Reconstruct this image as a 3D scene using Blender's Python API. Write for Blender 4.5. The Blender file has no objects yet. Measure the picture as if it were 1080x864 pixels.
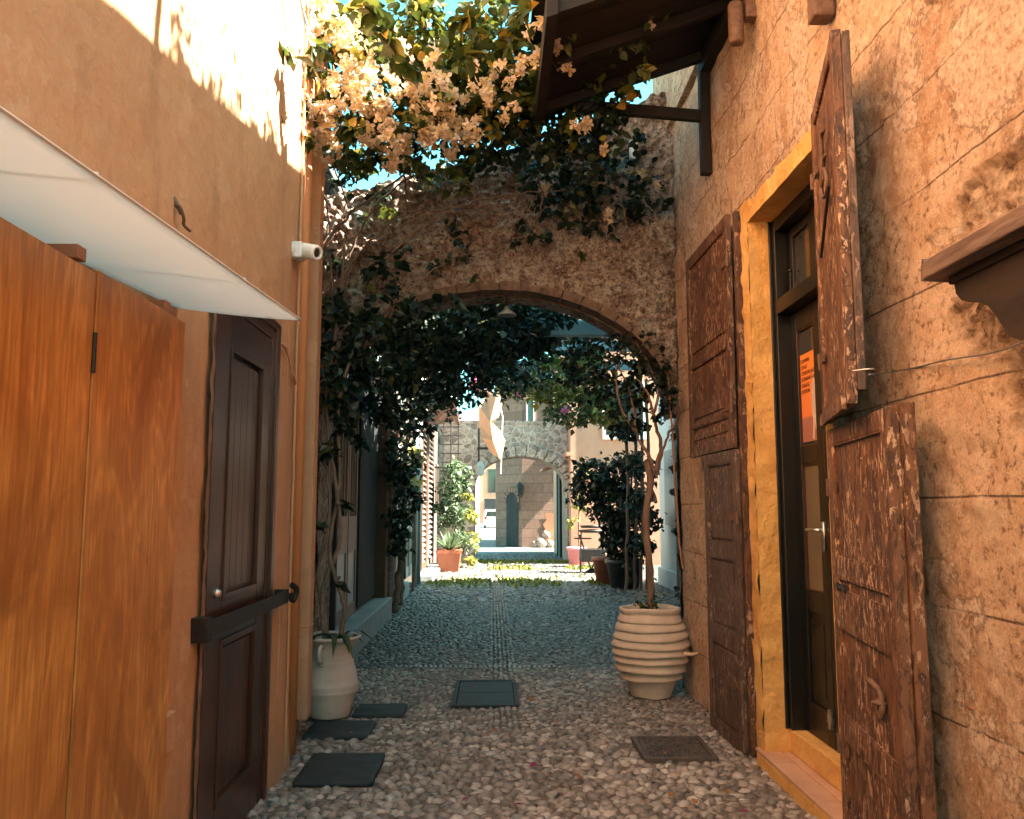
import bpy, math, random
import numpy as np
from mathutils import Vector, Matrix, noise
random.seed(7); RNG = np.random.default_rng(7)
S = bpy.context.scene
C = S.collection
PI = math.pi
# ------------------------------------------------------------------ measuring helper (pixel of the survey photo -> point at depth Y)
F = 900.; H = 1.5
PITCH = math.atan(105 / F); YAW = math.atan(20 * math.cos(PITCH) / F)
cp, sp, cy_, sy_ = math.cos(PITCH), math.sin(PITCH), math.cos(YAW), math.sin(YAW)
FW = Vector((sy_*cp, cy_*cp, sp)); RT = Vector((cy_, -sy_, 0)); UP = Vector((-sy_*sp, -cy_*sp, cp))
def at(px, py, Y):
    d = FW + (px-540)/F*RT + (432-py)/F*UP
    return Vector((0, 0, H)) + d*(Y/d.y)
def atX(px, py, X):
    d = FW + (px-540)/F*RT + (432-py)/F*UP
    return Vector((0, 0, H)) + d*(X/d.x)
# ------------------------------------------------------------------ materials
class G:
    def __init__(s, name):
        s.m = bpy.data.materials.new(name); s.m.use_nodes = True
        s.t = s.m.node_tree; s.t.nodes.clear()
        s.out = s.n('ShaderNodeOutputMaterial'); s.p = s.n('ShaderNodeBsdfPrincipled')
        s.l(s.p.outputs[0], s.out.inputs[0]); s.tc = s.n('ShaderNodeTexCoord')
    def n(s, t, **k):
        x = s.t.nodes.new(t)
        for a, b in k.items(): setattr(x, a, b)
        return x
    def l(s, a, b): s.t.links.new(a, b)
    def map(s, sc=(1, 1, 1), rot=(0, 0, 0), src='Object'):
        m = s.n('ShaderNodeMapping'); m.inputs['Scale'].default_value = sc; m.inputs['Rotation'].default_value = rot
        s.l(s.tc.outputs[src], m.inputs['Vector']); return m.outputs[0]
    def noise(s, scale, vec=None, detail=5, rough=.6, dist=0):
        x = s.n('ShaderNodeTexNoise'); x.inputs['Scale'].default_value = scale; x.inputs['Detail'].default_value = detail
        x.inputs['Roughness'].default_value = rough; x.inputs['Distortion'].default_value = dist
        s.l(vec if vec else s.tc.outputs['Object'], x.inputs['Vector']); return x.outputs['Fac']
    def vor(s, scale, vec=None, feature='F1'):
        x = s.n('ShaderNodeTexVoronoi'); x.feature = feature; x.inputs['Scale'].default_value = scale
        s.l(vec if vec else s.tc.outputs['Object'], x.inputs['Vector']); return x
    def ramp(s, fac, stops):
        r = s.n('ShaderNodeValToRGB'); e = r.color_ramp.elements
        while len(e) < len(stops): e.new(.5)
        for q, (p, c) in zip(e, stops):
            q.position = p; q.color = (*c, 1) if not isinstance(c, (int, float)) else (c, c, c, 1)
        s.l(fac, r.inputs[0]); return r.outputs[0]
    def mix(s, f, a, b, mode='MIX'):
        x = s.n('ShaderNodeMix', data_type='RGBA', blend_type=mode)
        for i, v in ((0, f), (6, a), (7, b)):
            if isinstance(v, (int, float)): x.inputs[i].default_value = v
            elif isinstance(v, tuple): x.inputs[i].default_value = (*v, 1)
            else: s.l(v, x.inputs[i])
        return x.outputs[2]
    def math(s, op, a, b=0.):
        x = s.n('ShaderNodeMath', operation=op)
        for i, v in ((0, a), (1, b)):
            if isinstance(v, (int, float)): x.inputs[i].default_value = v
            else: s.l(v, x.inputs[i])
        return x.outputs[0]
    def bump(s, h, st=.5, d=.01, prev=None):
        b = s.n('ShaderNodeBump'); b.inputs['Strength'].default_value = st; b.inputs['Distance'].default_value = d
        s.l(h, b.inputs['Height'])
        if prev: s.l(prev, b.inputs['Normal'])
        return b.outputs[0]
    def fin(s, col=None, rough=.8, nor=None, **k):
        if col is not None:
            if isinstance(col, tuple): s.p.inputs['Base Color'].default_value = (*col, 1)
            else: s.l(col, s.p.inputs['Base Color'])
        if isinstance(rough, (int, float)): s.p.inputs['Roughness'].default_value = rough
        else: s.l(rough, s.p.inputs['Roughness'])
        if nor: s.l(nor, s.p.inputs['Normal'])
        for a, b in k.items(): s.p.inputs[a.replace('_', ' ')].default_value = b
        return s.m
def simple(name, c1, c2, scale=6, rough=.8, bst=.4, bd=.004, bscale=60, vec=(1, 1, 1), **k):
    g = G(name); v = g.map(vec)
    a = g.noise(scale, v); col = g.ramp(a, [(.3, c1), (.7, c2)])
    n = g.bump(g.noise(bscale, v, 6), bst, bd)
    return g.fin(col, rough, n, **k)
M = {}
def M_left():
    g = G('orange_plaster'); a = g.noise(1.3); b = g.noise(14, detail=8)
    col = g.ramp(a, [(.3, (.50, .265, .135)), (.7, (.58, .32, .17))])
    col = g.mix(g.ramp(b, [(.25, 0.), (.8, .35)]), col, (.66, .40, .24))
    st = g.noise(3, g.map((1, 1, .25)), 6); col = g.mix(g.ramp(st, [(.53, 0.), (.66, .5)]), col, (.36, .19, .10))
    col = g.mix(g.ramp(g.noise(2.2, detail=9, rough=.68), [(.56, 0.), (.575, .35)]), col, (.66, .42, .27))
    # scuffed foot of the wall
    spx = g.n('ShaderNodeSeparateXYZ'); g.l(g.tc.outputs['Object'], spx.inputs[0])
    foot = g.math('MULTIPLY', g.ramp(g.math('ADD', spx.outputs[2], g.math('MULTIPLY', g.noise(6), .4)), [(.25, 1.), (.5, 0.)]), .6)
    col = g.mix(foot, col, (.33, .22, .15))
    cr = g.vor(2.2, g.map((1, 1, .8)), 'DISTANCE_TO_EDGE').outputs['Distance']
    crk = g.ramp(g.math('ADD', cr, g.math('MULTIPLY', g.noise(5), .06)), [(.03, 0.), (.036, 1.)])
    n = g.bump(b, .45, .006); n = g.bump(g.noise(3.5), .6, .03, n)
    return g.fin(col, .85, n)
def M_right():
    g = G('weathered_plaster')
    sp_ = g.n('ShaderNodeSeparateXYZ'); g.l(g.tc.outputs['Object'], sp_.inputs[0])
    cb = g.n('ShaderNodeCombineXYZ'); g.l(sp_.outputs[1], cb.inputs[0])
    wob = g.math('MULTIPLY', g.math('SUBTRACT', g.noise(1.6, detail=3), .5), .014)
    g.l(g.math('ADD', sp_.outputs[2], wob), cb.inputs[1])
    br = g.n('ShaderNodeTexBrick'); br.offset = .5; br.inputs['Scale'].default_value = 1
    br.inputs['Brick Width'].default_value = 1.25; br.inputs['Row Height'].default_value = .385
    br.inputs['Mortar Size'].default_value = .0045; br.inputs['Mortar Smooth'].default_value = .25
    g.l(cb.outputs[0], br.inputs['Vector'])
    zj = g.math('PINGPONG', g.math('DIVIDE', g.math('ADD', sp_.outputs[2], wob), .385), .5)
    hz_ = g.ramp(g.math('ADD', zj, g.math('MULTIPLY', g.noise(40), .004)), [(.007, 1.), (.016, 0.)])
    jn = g.math('MAXIMUM', g.math('MULTIPLY', hz_, g.ramp(g.noise(1.9), [(.34, .25), (.48, 1.)])), g.math('MULTIPLY', br.outputs['Fac'], g.ramp(g.noise(2.3), [(.50, .0), (.62, .6)])))
    a = g.noise(.9, detail=4); b = g.noise(26, detail=9, rough=.72); c = g.noise(5, detail=9, rough=.7)
    col = g.ramp(a, [(.34, (.50, .275, .15)), (.5, (.62, .37, .22)), (.64, (.72, .47, .31))])
    col = g.mix(g.ramp(c, [(.45, 0.), (.58, .8)]), col, (.76, .54, .38))
    col = g.mix(g.ramp(g.noise(4, g.map((1, 1, .35)), 7), [(.52, 0.), (.66, .6)]), col, (.42, .21, .11))
    col = g.mix(g.math('MULTIPLY', g.ramp(b, [(.40, .85), (.46, 0.)]), g.ramp(g.noise(1.7, detail=6), [(.44, .25), (.56, 1.)])), col, (.20, .10, .05))  # relief shade painted in: hollows of the bump noise darkened, its peaks paled below
    col = g.mix(g.ramp(b, [(.54, 0.), (.62, .7)]), col, (.82, .62, .44))
    col = g.mix(g.math('MULTIPLY', jn, .9), col, (.10, .05, .03))
    gr = g.noise(95, detail=6, rough=.75)
    col = g.mix(g.ramp(gr, [(.36, .55), (.46, 0.)]), col, (.25, .13, .065)); col = g.mix(g.ramp(gr, [(.54, 0.), (.66, .55)]), col, (.86, .68, .5))
    bl = g.vor(1.7, g.map((1, 1, 1.4))).outputs['Distance']; bl = g.math('ADD', bl, g.math('MULTIPLY', c, .5))
    col = g.mix(g.ramp(bl, [(.36, .6), (.42, 0.)]), col, (.80, .60, .43))
    pn = g.noise(1.25, g.map((1, 1, 1.1)), 11, .66, .3)
    fl_ = g.ramp(pn, [(.556, 0.), (.566, 1.)]); ed = g.math('MULTIPLY', g.ramp(pn, [(.548, 0.), (.556, 1.)]), g.ramp(pn, [(.558, 1.), (.568, 0.)]))
    col = g.mix(g.math('MULTIPLY', fl_, .75), col, g.ramp(g.noise(30, detail=8, rough=.8), [(.40, (.36, .21, .13)), (.5, (.72, .52, .38)), (.6, (.86, .69, .54))]))
    col = g.mix(g.math('MULTIPLY', ed, .42), col, (.13, .065, .035))
    at_ = g.n('ShaderNodeAttribute', attribute_name='bare')
    rub = g.ramp(g.noise(22, detail=8, rough=.75), [(.36, (.13, .07, .04)), (.47, (.42, .27, .17)), (.6, (.66, .48, .34))])
    col = g.mix(at_.outputs['Fac'], col, rub)
    pit = g.ramp(g.vor(19).outputs['Distance'], [(.05, 0.), (.22, 1.)])
    pit2 = g.mix(g.ramp(g.noise(3.1), [(.5, 1.), (.62, 0.)]), pit, (1., 1., 1.))
    n = g.bump(b, 1., .02); n = g.bump(c, 1., .045, n); n = g.bump(pit2, .5, .01, n)
    n = g.bump(g.math('SUBTRACT', 1., jn), .8, .008, n)
    n = g.bump(g.math('SUBTRACT', 1., fl_), .8, .012, n); n = g.bump(gr, .8, .008, n)
    return g.fin(col, .9, n)
def M_rubble():
    g = G('rubble_masonry'); v = g.vor(9, g.map((1, 1, 1.25)))
    a0 = g.noise(3, detail=9, rough=.75); b = g.noise(30, detail=9, rough=.8); a = g.math('ADD', g.math('MULTIPLY', a0, .4), g.math('MULTIPLY', g.noise(17, detail=9, rough=.8), .6))
    col = g.ramp(a, [(.42, (.20, .11, .08)), (.49, (.62, .43, .34)), (.55, (.90, .76, .66))])
    bw = g.n('ShaderNodeSeparateColor'); g.l(v.outputs['Color'], bw.inputs[0]); col = g.mix(.45, col, g.ramp(bw.outputs[0], [(0., (.25, .23, .22)), (1., (.8, .76, .72))]), 'OVERLAY')
    col = g.mix(g.ramp(b, [(.40, .95), (.48, 0.)]), col, (.06, .03, .02))  # shade of the pits painted into the colour, following the bump noise
    n = g.bump(b, 1., .08); n = g.bump(g.noise(9, detail=8, rough=.7), 1., .10, n)
    return g.fin(col, .95, n)
def M_blocks(name, c1, c2, mort, bw=.55, rh=.3, sc=1, vertical_axis='XZ'):
    g = G(name); sp_ = g.n('ShaderNodeSeparateXYZ'); g.l(g.tc.outputs['Object'], sp_.inputs[0])
    cb = g.n('ShaderNodeCombineXYZ'); g.l(g.math('ADD', sp_.outputs[0], sp_.outputs[1]), cb.inputs[0]); g.l(sp_.outputs[2], cb.inputs[1])
    br = g.n('ShaderNodeTexBrick'); br.inputs['Scale'].default_value = sc
    br.inputs['Color1'].default_value = (*c1, 1); br.inputs['Color2'].default_value = (*c2, 1); br.inputs['Mortar'].default_value = (*mort, 1)
    br.inputs['Brick Width'].default_value = bw; br.inputs['Row Height'].default_value = rh; br.inputs['Mortar Size'].default_value = .012
    g.l(cb.outputs[0], br.inputs['Vector'])
    col = g.mix(g.ramp(g.noise(7, detail=8), [(.35, .55), (.6, 0.)]), br.outputs[0], tuple(x*.5 for x in c1))
    n = g.bump(g.noise(25, detail=8), .6, .02); n = g.bump(g.math('SUBTRACT', 1., br.outputs['Fac']), .7, .015, n)
    return g.fin(col, .9, n)
def M_fieldstone():
    g = G('field_stone'); v = g.vor(5.2, feature='DISTANCE_TO_EDGE'); v2 = g.vor(5.2)
    bw = g.n('ShaderNodeSeparateColor'); g.l(v2.outputs['Color'], bw.inputs[0]); col = g.ramp(bw.outputs[0], [(0., (.20, .16, .14)), (.5, (.33, .27, .23)), (1., (.45, .38, .33))])
    col = g.mix(g.ramp(g.noise(12, detail=7), [(.4, .5), (.6, 0.)]), col, (.15, .11, .09))
    col = g.mix(g.ramp(v.outputs[0], [(.02, 1.), (.06, 0.)]), col, (.45, .39, .33))
    return g.fin(col, .95, g.bump(v.outputs[0], .8, .05))
def M_peel(name, paint, under, flake, amt=.5, flake_amt=.62):
    g = G(name); v = g.map((1, 1, .3)); a = g.noise(26, v, 9, .72, .6); b = g.noise(9, v, 8, .7, .3)
    fine = g.noise(70, g.map((1, 1, .1)), 4)
    col = g.ramp(fine, [(.3, paint), (.7, tuple(x*1.7 for x in paint))])
    msk = g.ramp(g.math('ADD', g.math('MULTIPLY', a, .6), g.math('MULTIPLY', b, .4)), [(amt-.015, 0.), (amt+.015, 1.)])
    col = g.mix(msk, col, under)
    fl = g.ramp(g.noise(46, g.map((1, 1, .38)), 7, .68, .4), [(flake_amt-.012, 0.), (flake_amt+.012, 1.)])
    fl = g.math('MULTIPLY', fl, g.ramp(g.noise(3.2), [(.42, .05), (.56, .9)]))
    dk = g.ramp(g.noise(30, g.map((1, 1, .3)), 6, .7, .8), [(.39, 1.), (.43, 0.)]); col = g.mix(g.math('MULTIPLY', dk, .85), col, (.018, .009, .006))
    col = g.mix(fl, col, flake)
    n = g.bump(msk, .5, .003); n = g.bump(fl, .6, .003, n); n = g.bump(fine, .3, .002, n)
    return g.fin(col, .62, n)
def M_ply():
    g = G('varnished_plywood')
    h = g.noise(1.25, g.map((1, 1.3, .42)), 4, .55, .5)
    ln = g.math('SINE', g.math('MULTIPLY', h, 130.)); ln2 = g.math('SINE', g.math('MULTIPLY', h, 34.))
    d = g.noise(3.2, g.map((1, 1, .6)), 8, .62, .8)
    col = g.ramp(d, [(.38, (.42, .165, .032)), (.5, (.58, .25, .055)), (.60, (.70, .34, .09))])
    col = g.mix(g.ramp(ln, [(0., .36), (.9, 0.)]), col, (.28, .10, .02))
    col = g.mix(g.ramp(ln2, [(.2, 0.), (1., .25)]), col, (.74, .38, .12))
    bl = g.ramp(g.noise(2.1, g.map((1, 1.5, .7)), 7, .65, 1.0), [(.53, 0.), (.60, .55)]); col = g.mix(bl, col, (.24, .085, .018))
    kd = g.vor(1.5, g.map((1, 2.3, 1.0))).outputs['Distance']
    kd = g.math('ADD', kd, g.math('MULTIPLY', g.noise(12, detail=5), .08))
    col = g.mix(g.ramp(kd, [(.05, .9), (.085, 0.)]), col, (.10, .035, .01))
    gr = g.noise(90, g.map((1, 1, .05)), 4); col = g.mix(g.ramp(gr, [(.47, 0.), (.60, .5)]), col, (.30, .11, .02))
    return g.fin(col, .4, g.bump(gr, .15, .002))
def M_stone_island(name, ramp_, rough, spec=.5):
    g = G(name); ge = g.n('ShaderNodeNewGeometry')
    col = g.ramp(ge.outputs['Random Per Island'], ramp_)
    col = g.mix(g.ramp(g.noise(55, detail=4), [(.3, .35), (.65, 0.)]), col, (.12, .09, .08))
    col = g.mix(g.ramp(g.noise(1.1, detail=4), [(.4, .45), (.62, 0.)]), col, (.14, .11, .095))
    return g.fin(col, rough, g.bump(g.noise(120), .2, .002))
def M_leaf(name, ramp_, trans=.35, rough=.45):
    g = G(name); ge = g.n('ShaderNodeNewGeometry')
    col = g.ramp(ge.outputs['Random Per Island'], ramp_)
    g.fin(col, rough)
    tr = g.n('ShaderNodeBsdfTranslucent'); g.l(g.mix(.5, col, (.9, .8, .2), 'MULTIPLY') if False else col, tr.inputs[0])
    ms = g.n('ShaderNodeMixShader'); ms.inputs[0].default_value = trans
    g.l(g.p.outputs[0], ms.inputs[1]); g.l(tr.outputs[0], ms.inputs[2]); g.l(ms.outputs[0], g.out.inputs[0])
    return g.m
M['left'] = M_left(); M['right'] = M_right(); M['rubble'] = M_rubble(); M['field'] = M_fieldstone()
M['blocks'] = M_blocks('sandstone_blocks', (.27, .155, .115), (.20, .115, .085), (.13, .085, .07), .75, .36)
M['brick'] = M_blocks('old_brick', (.22, .13, .10), (.16, .10, .085), (.25, .20, .17), .3, .12)
M['ply'] = M_ply()
M['shutter'] = M_peel('peeling_red_paint', (.055, .021, .010), (.16, .066, .028), (.60, .38, .24), .49, .56)
M['shutter_far'] = M_peel('dark_peeling_paint', (.055, .022, .011), (.13, .052, .026), (.48, .28, .17), .50, .56)
M['shutter_grey'] = M_peel('worn_bare_wood', (.06, .032, .022), (.12, .07, .048), (.34, .22, .16), .51, .57)
M['darkwood'] = simple('dark_stained_wood', (.038, .013, .008), (.075, .028, .016), 5, .3, .3, .002, 60, (1, 1, .12))
M['oldwood'] = simple('weathered_timber', (.16, .085, .055), (.30, .18, .13), 6, .75, .6, .006, 40, (1, .2, 1))
M['brownwood'] = simple('brown_timber', (.06, .025, .012), (.11, .045, .022), 4, .6, .4, .004, 40, (1, .2, 1))
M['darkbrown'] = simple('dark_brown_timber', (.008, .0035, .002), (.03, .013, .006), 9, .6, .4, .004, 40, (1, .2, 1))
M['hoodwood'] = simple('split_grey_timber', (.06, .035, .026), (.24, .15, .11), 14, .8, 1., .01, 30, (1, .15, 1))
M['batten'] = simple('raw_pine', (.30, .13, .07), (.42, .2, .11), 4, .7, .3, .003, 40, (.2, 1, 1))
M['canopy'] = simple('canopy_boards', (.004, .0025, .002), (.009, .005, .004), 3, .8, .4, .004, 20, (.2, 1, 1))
M['black'] = simple('black_gloss_paint', (.005, .005, .005), (.010, .009, .008), 3, .35, .08, .001, 40)
M['iron'] = simple('black_iron', (.015, .015, .016), (.04, .035, .032), 20, .5, .4, .002, 60, Metallic=.4)
M['rust'] = simple('rusty_iron', (.09, .045, .025), (.19, .10, .06), 25, .75, .6, .004, 80)
M['steel'] = simple('brushed_steel', (.5, .5, .5), (.7, .7, .7), 8, .3, .05, .001, 90, Metallic=.9)
M['yellow'] = simple('ochre_plaster', (.60, .29, .07), (.86, .50, .17), 4, .85, 1., .02, 22)
M['white'] = simple('white_paint', (.70, .69, .66), (.78, .77, .75), 3, .5, .1, .002, 30)
M['tile'] = simple('clay_tiles', (.50, .27, .17), (.62, .37, .25), 6, .6, .3, .003, 40)
M['slate'] = simple('dark_slate', (.010, .014, .014), (.028, .035, .034), 8, .65, .6, .006, 45)
M['slate2'] = simple('grey_manhole_steel', (.014, .018, .018), (.034, .042, .042), 12, .7, .6, .004, 70)
M['grate'] = simple('rusted_cover', (.06, .04, .03), (.12, .08, .06), 12, .6, .6, .004, 60)
M['mortar'] = simple('lime_mortar', (.10, .075, .058), (.22, .165, .13), 5, .95, .8, .01, 45)
M['farpave'] = simple('distant_cobbles', (.10, .11, .11), (.24, .245, .23), 7, .7, .9, .03, 14)
M['dirt'] = simple('dark_grit', (.022, .026, .027), (.05, .055, .055), 4, .9, .8, .01, 45)
M['pebble'] = M_stone_island('pale_pebbles', [(0., (.15, .115, .09)), (.3, (.29, .225, .18)), (.65, (.44, .35, .285)), (.88, (.68, .58, .49)), (1., (.17, .16, .15))], .5)
M['pebble_shade'] = M_stone_island('shaded_pebbles', [(0., (.055, .052, .045)), (.5, (.13, .125, .108)), (.85, (.22, .21, .185)), (1., (.44, .42, .38))], .34)  # lane beyond the arch: shade and skylight tint put into the pebble colour
M['pebble_white'] = M_stone_island('white_pebbles', [(0., (.62, .62, .6)), (1., (.8, .8, .78))], .5)
M['clay'] = simple('pale_terracotta', (.56, .39, .28), (.80, .60, .47), 3, .75, .35, .004, 30)
M['clay_grey'] = simple('ivory_stoneware', (.50, .39, .33), (.72, .60, .53), 3, .7, .4, .004, 26)
M['terracotta'] = simple('red_terracotta', (.30, .085, .045), (.38, .12, .065), 5, .7, .2, .003, 40)
M['charcoal'] = simple('charcoal_plastic', (.03, .035, .036), (.045, .05, .05), 5, .5, .1, .001, 40)
M['pinkplastic'] = simple('pink_plastic', (.72, .25, .30), (.76, .29, .34), 5, .5, .1, .001, 40)
M['soil'] = simple('potting_soil', (.03, .02, .015), (.07, .05, .035), 20, .95, 1., .01, 60)
M['bark'] = simple('brown_bark', (.15, .075, .05), (.30, .17, .12), 14, .85, 1., .01, 40, (1, 1, .25))
M['twig'] = simple('twig_bark', (.13, .08, .055), (.24, .16, .11), 14, .8, .5, .003, 60)
M['pinkwall'] = simple('salmon_plaster', (.44, .22, .15), (.52, .28, .19), 2, .9, .5, .01, 20)
M['palewall'] = simple('pale_blue_plaster', (.52, .60, .62), (.62, .69, .70), 1.5, .85, .4, .008, 20)
M['creamwall'] = simple('cream_plaster', (.42, .35, .29), (.5, .43, .36), 1.5, .85, .4, .008, 20)
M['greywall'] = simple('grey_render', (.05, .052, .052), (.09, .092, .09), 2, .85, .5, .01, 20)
M['step'] = simple('concrete_step', (.25, .27, .27), (.36, .38, .375), 4, .7, .5, .005, 40)
M['shopwood'] = simple('shop_joinery', (.12, .085, .07), (.20, .15, .13), 4, .45, .3, .003, 50, (1, 1, .1))
M['shopdark'] = simple('dark_joinery', (.012, .014, .015), (.025, .028, .03), 4, .8, .2, .002, 50)
M['metalgrey'] = simple('galvanised_sheet', (.25, .29, .30), (.36, .40, .41), 3, .42, .1, .002, 40)
M['louver'] = simple('cream_louvre', (.22, .20, .18), (.30, .27, .25), 3, .5, .1, .002, 40)
M['fabric'] = simple('sand_canvas', (.34, .19, .11), (.42, .25, .16), 4, .9, .2, .004, 60)
M['beam'] = simple('blue_grey_beam', (.22, .32, .36), (.30, .42, .46), 4, .6, .2, .003, 40)
M['grass'] = M_leaf('moss_grass', [(0., (.13, .15, .03)), (1., (.30, .28, .07))], .3)
M['earth'] = simple('earth', (.20, .17, .14), (.30, .26, .22), .6, .95, .6, .03, 5)
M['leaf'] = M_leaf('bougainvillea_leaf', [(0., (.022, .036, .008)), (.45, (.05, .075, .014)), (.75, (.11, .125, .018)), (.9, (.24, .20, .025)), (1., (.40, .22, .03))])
M['leaf_shade'] = M_leaf('shaded_leaf', [(0., (.005, .013, .008)), (.6, (.013, .027, .014)), (.9, (.035, .055, .02)), (1., (.12, .12, .035))], .2)  # shade put into the leaf colour, darkened copy for foliage out of the sun
M['leaf_sunlit'] = M_leaf('sunlit_leaf', [(0., (.10, .13, .03)), (.5, (.26, .25, .05)), (1., (.45, .38, .10))], .4)  # sunlight put into the leaf colour, bright copy for the lit clumps
M['leaf_mid'] = M_leaf('shrub_leaf', [(0., (.04, .07, .03)), (.6, (.09, .14, .07)), (1., (.19, .25, .15))], .3)
M['bract'] = M_leaf('peach_bract', [(0., (.72, .52, .20)), (.3, (.78, .62, .40)), (.7, (.80, .66, .54)), (.92, (.78, .58, .48)), (1., (.78, .50, .12))], .45, .7)
M['pinkbract'] = M_leaf('pink_petal', [(0., (.75, .14, .32)), (1., (.85, .32, .50))], .4, .7)
M['deadleaf'] = M_leaf('dry_leaf', [(0., (.28, .10, .03)), (1., (.42, .17, .05))], .2, .7)
M['petal'] = M_leaf('magenta_petal', [(0., (.22, .015, .09)), (1., (.32, .03, .14))], .2, .6)
g = G('clear_glass'); M['glass'] = g.fin((.03, .028, .025), .06, None, Specular_IOR_Level=.8)
g = G('frosted_glass'); M['frost'] = g.fin((.17, .13, .085), .3, g.bump(g.noise(6), .2, .01))
g = G('poster_paper')
spx = g.n('ShaderNodeSeparateXYZ'); g.l(g.tc.outputs['Object'], spx.inputs[0])
M['poster'] = g.fin(g.ramp(spx.outputs[2], [(.135, (.40, .16, .13)), (.15, (.82, .24, .07)), (.55, (.85, .27, .05))]), .5)
M['ink'] = simple('brown_ink', (.06, .02, .015), (.08, .03, .02), 5, .6, .0)
def M_awn():
    g = G('white_polycarbonate'); a = g.noise(1.2, g.map((1, .6, 1)), 4, .5, .6)
    g.fin(g.ramp(a, [(.3, (.74, .78, .80)), (.7, (.85, .85, .84))]), .4)
    tr = g.n('ShaderNodeBsdfTranslucent'); tr.inputs[0].default_value = (.84, .86, .86, 1)
    ms = g.n('ShaderNodeMixShader'); ms.inputs[0].default_value = .6
    g.l(g.p.outputs[0], ms.inputs[1]); g.l(tr.outputs[0], ms.inputs[2]); g.l(ms.outputs[0], g.out.inputs[0]); return g.m
M['awning'] = M_awn()
# ------------------------------------------------------------------ mesh builder
class MB:
    def __init__(s): s.v = []; s.f = []
    def add(s, vs, fs):
        k = len(s.v); s.v += [tuple(v) for v in vs]; s.f += [tuple(i+k for i in f) for f in fs]; return s
    def box(s, x0, x1, y0, y1, z0, z1):
        return s.add([(x, y, z) for x in (x0, x1) for y in (y0, y1) for z in (z0, z1)],
                     [(0, 1, 3, 2), (4, 6, 7, 5), (0, 4, 5, 1), (2, 3, 7, 6), (0, 2, 6, 4), (1, 5, 7, 3)])
    def obox(s, o, u, v, w):
        o, u, v, w = map(Vector, (o, u, v, w))
        return s.add([o+a*u+b*v+c*w for a in (0, 1) for b in (0, 1) for c in (0, 1)],
                     [(0, 1, 3, 2), (4, 6, 7, 5), (0, 4, 5, 1), (2, 3, 7, 6), (0, 2, 6, 4), (1, 5, 7, 3)])
    def prism(s, poly, ax):      # poly: list of points, ax: extrusion vector
        n = len(poly); ax = Vector(ax); p = [Vector(q) for q in poly]
        return s.add(p+[q+ax for q in p], [tuple(range(n)), tuple(range(2*n-1, n-1, -1))]+[(i, (i+1) % n, n+(i+1) % n, n+i) for i in range(n)][::1])
    def tube(s, pts, r, seg=8, cap=True):
        pts = [Vector(p) for p in pts]; n = len(pts)
        rr = r if isinstance(r, (list, tuple)) else [r]*n
        vs = []; prev = None
        for i, p in enumerate(pts):
            t = (pts[min(i+1, n-1)]-pts[max(i-1, 0)]).normalized()
            if prev is None: a = t.orthogonal().normalized()
            else: a = (prev-t*prev.dot(t)).normalized()
            prev = a; b = t.cross(a)
            vs += [p+(a*math.cos(q)+b*math.sin(q))*rr[i] for q in [2*PI*j/seg for j in range(seg)]]
        fs = [(i*seg+j, i*seg+(j+1) % seg, (i+1)*seg+(j+1) % seg, (i+1)*seg+j) for i in range(n-1) for j in range(seg)]
        if cap: fs += [tuple(range(seg))[::-1], tuple(range((n-1)*seg, n*seg))]
        return s.add(vs, fs)
    def lathe(s, prof, c=(0, 0, 0), seg=40, wob=0.):
        vs = []
        for r, z in prof:
            for j in range(seg):
                q = 2*PI*j/seg; w = wob*noise.noise(Vector((math.cos(q)*1.3, math.sin(q)*1.3, z*9)))
                vs.append((c[0]+(r+w*.5)*math.cos(q), c[1]+(r+w*.5)*math.sin(q), c[2]+z+w))
        n = len(prof)
        return s.add(vs, [(i*seg+j, i*seg+(j+1) % seg, (i+1)*seg+(j+1) % seg, (i+1)*seg+j) for i in range(n-1) for j in range(seg)])
    def build(s, name, m, parent=None, smooth=False, bevel=0, loc=None):
        me = bpy.data.meshes.new(name)
        off = Vector(parent_world(parent)) if parent else (Vector(loc) if loc else Vector((0, 0, 0)))
        me.from_pydata([tuple(Vector(v)-off) for v in s.v], [], s.f); me.update()
        if smooth: me.polygons.foreach_set('use_smooth', [True]*len(me.polygons))
        me.materials.append(m if not isinstance(m, str) else M[m])
        o = bpy.data.objects.new(name, me); C.objects.link(o)
        if parent: o.parent = parent
        elif loc: o.location = loc
        if bevel:
            b = o.modifiers.new('Bevel', 'BEVEL'); b.width = bevel; b.segments = 2; b.limit_method = 'ANGLE'
        return o
def parent_world(p):
    w = Vector((0, 0, 0))
    while p: w += p.location; p = p.parent
    return w
def tag(o, label=None, cat=None, group=None, kind=None):
    if label: o['label'] = label
    if cat: o['category'] = cat
    if group: o['group'] = group
    if kind: o['kind'] = kind
    return o
def thing(name, label, cat, loc=(0, 0, 0), group=None):
    o = bpy.data.objects.new(name, None); o.location = loc; o.empty_display_size = .1; C.objects.link(o)
    return tag(o, label, cat, group)
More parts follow.
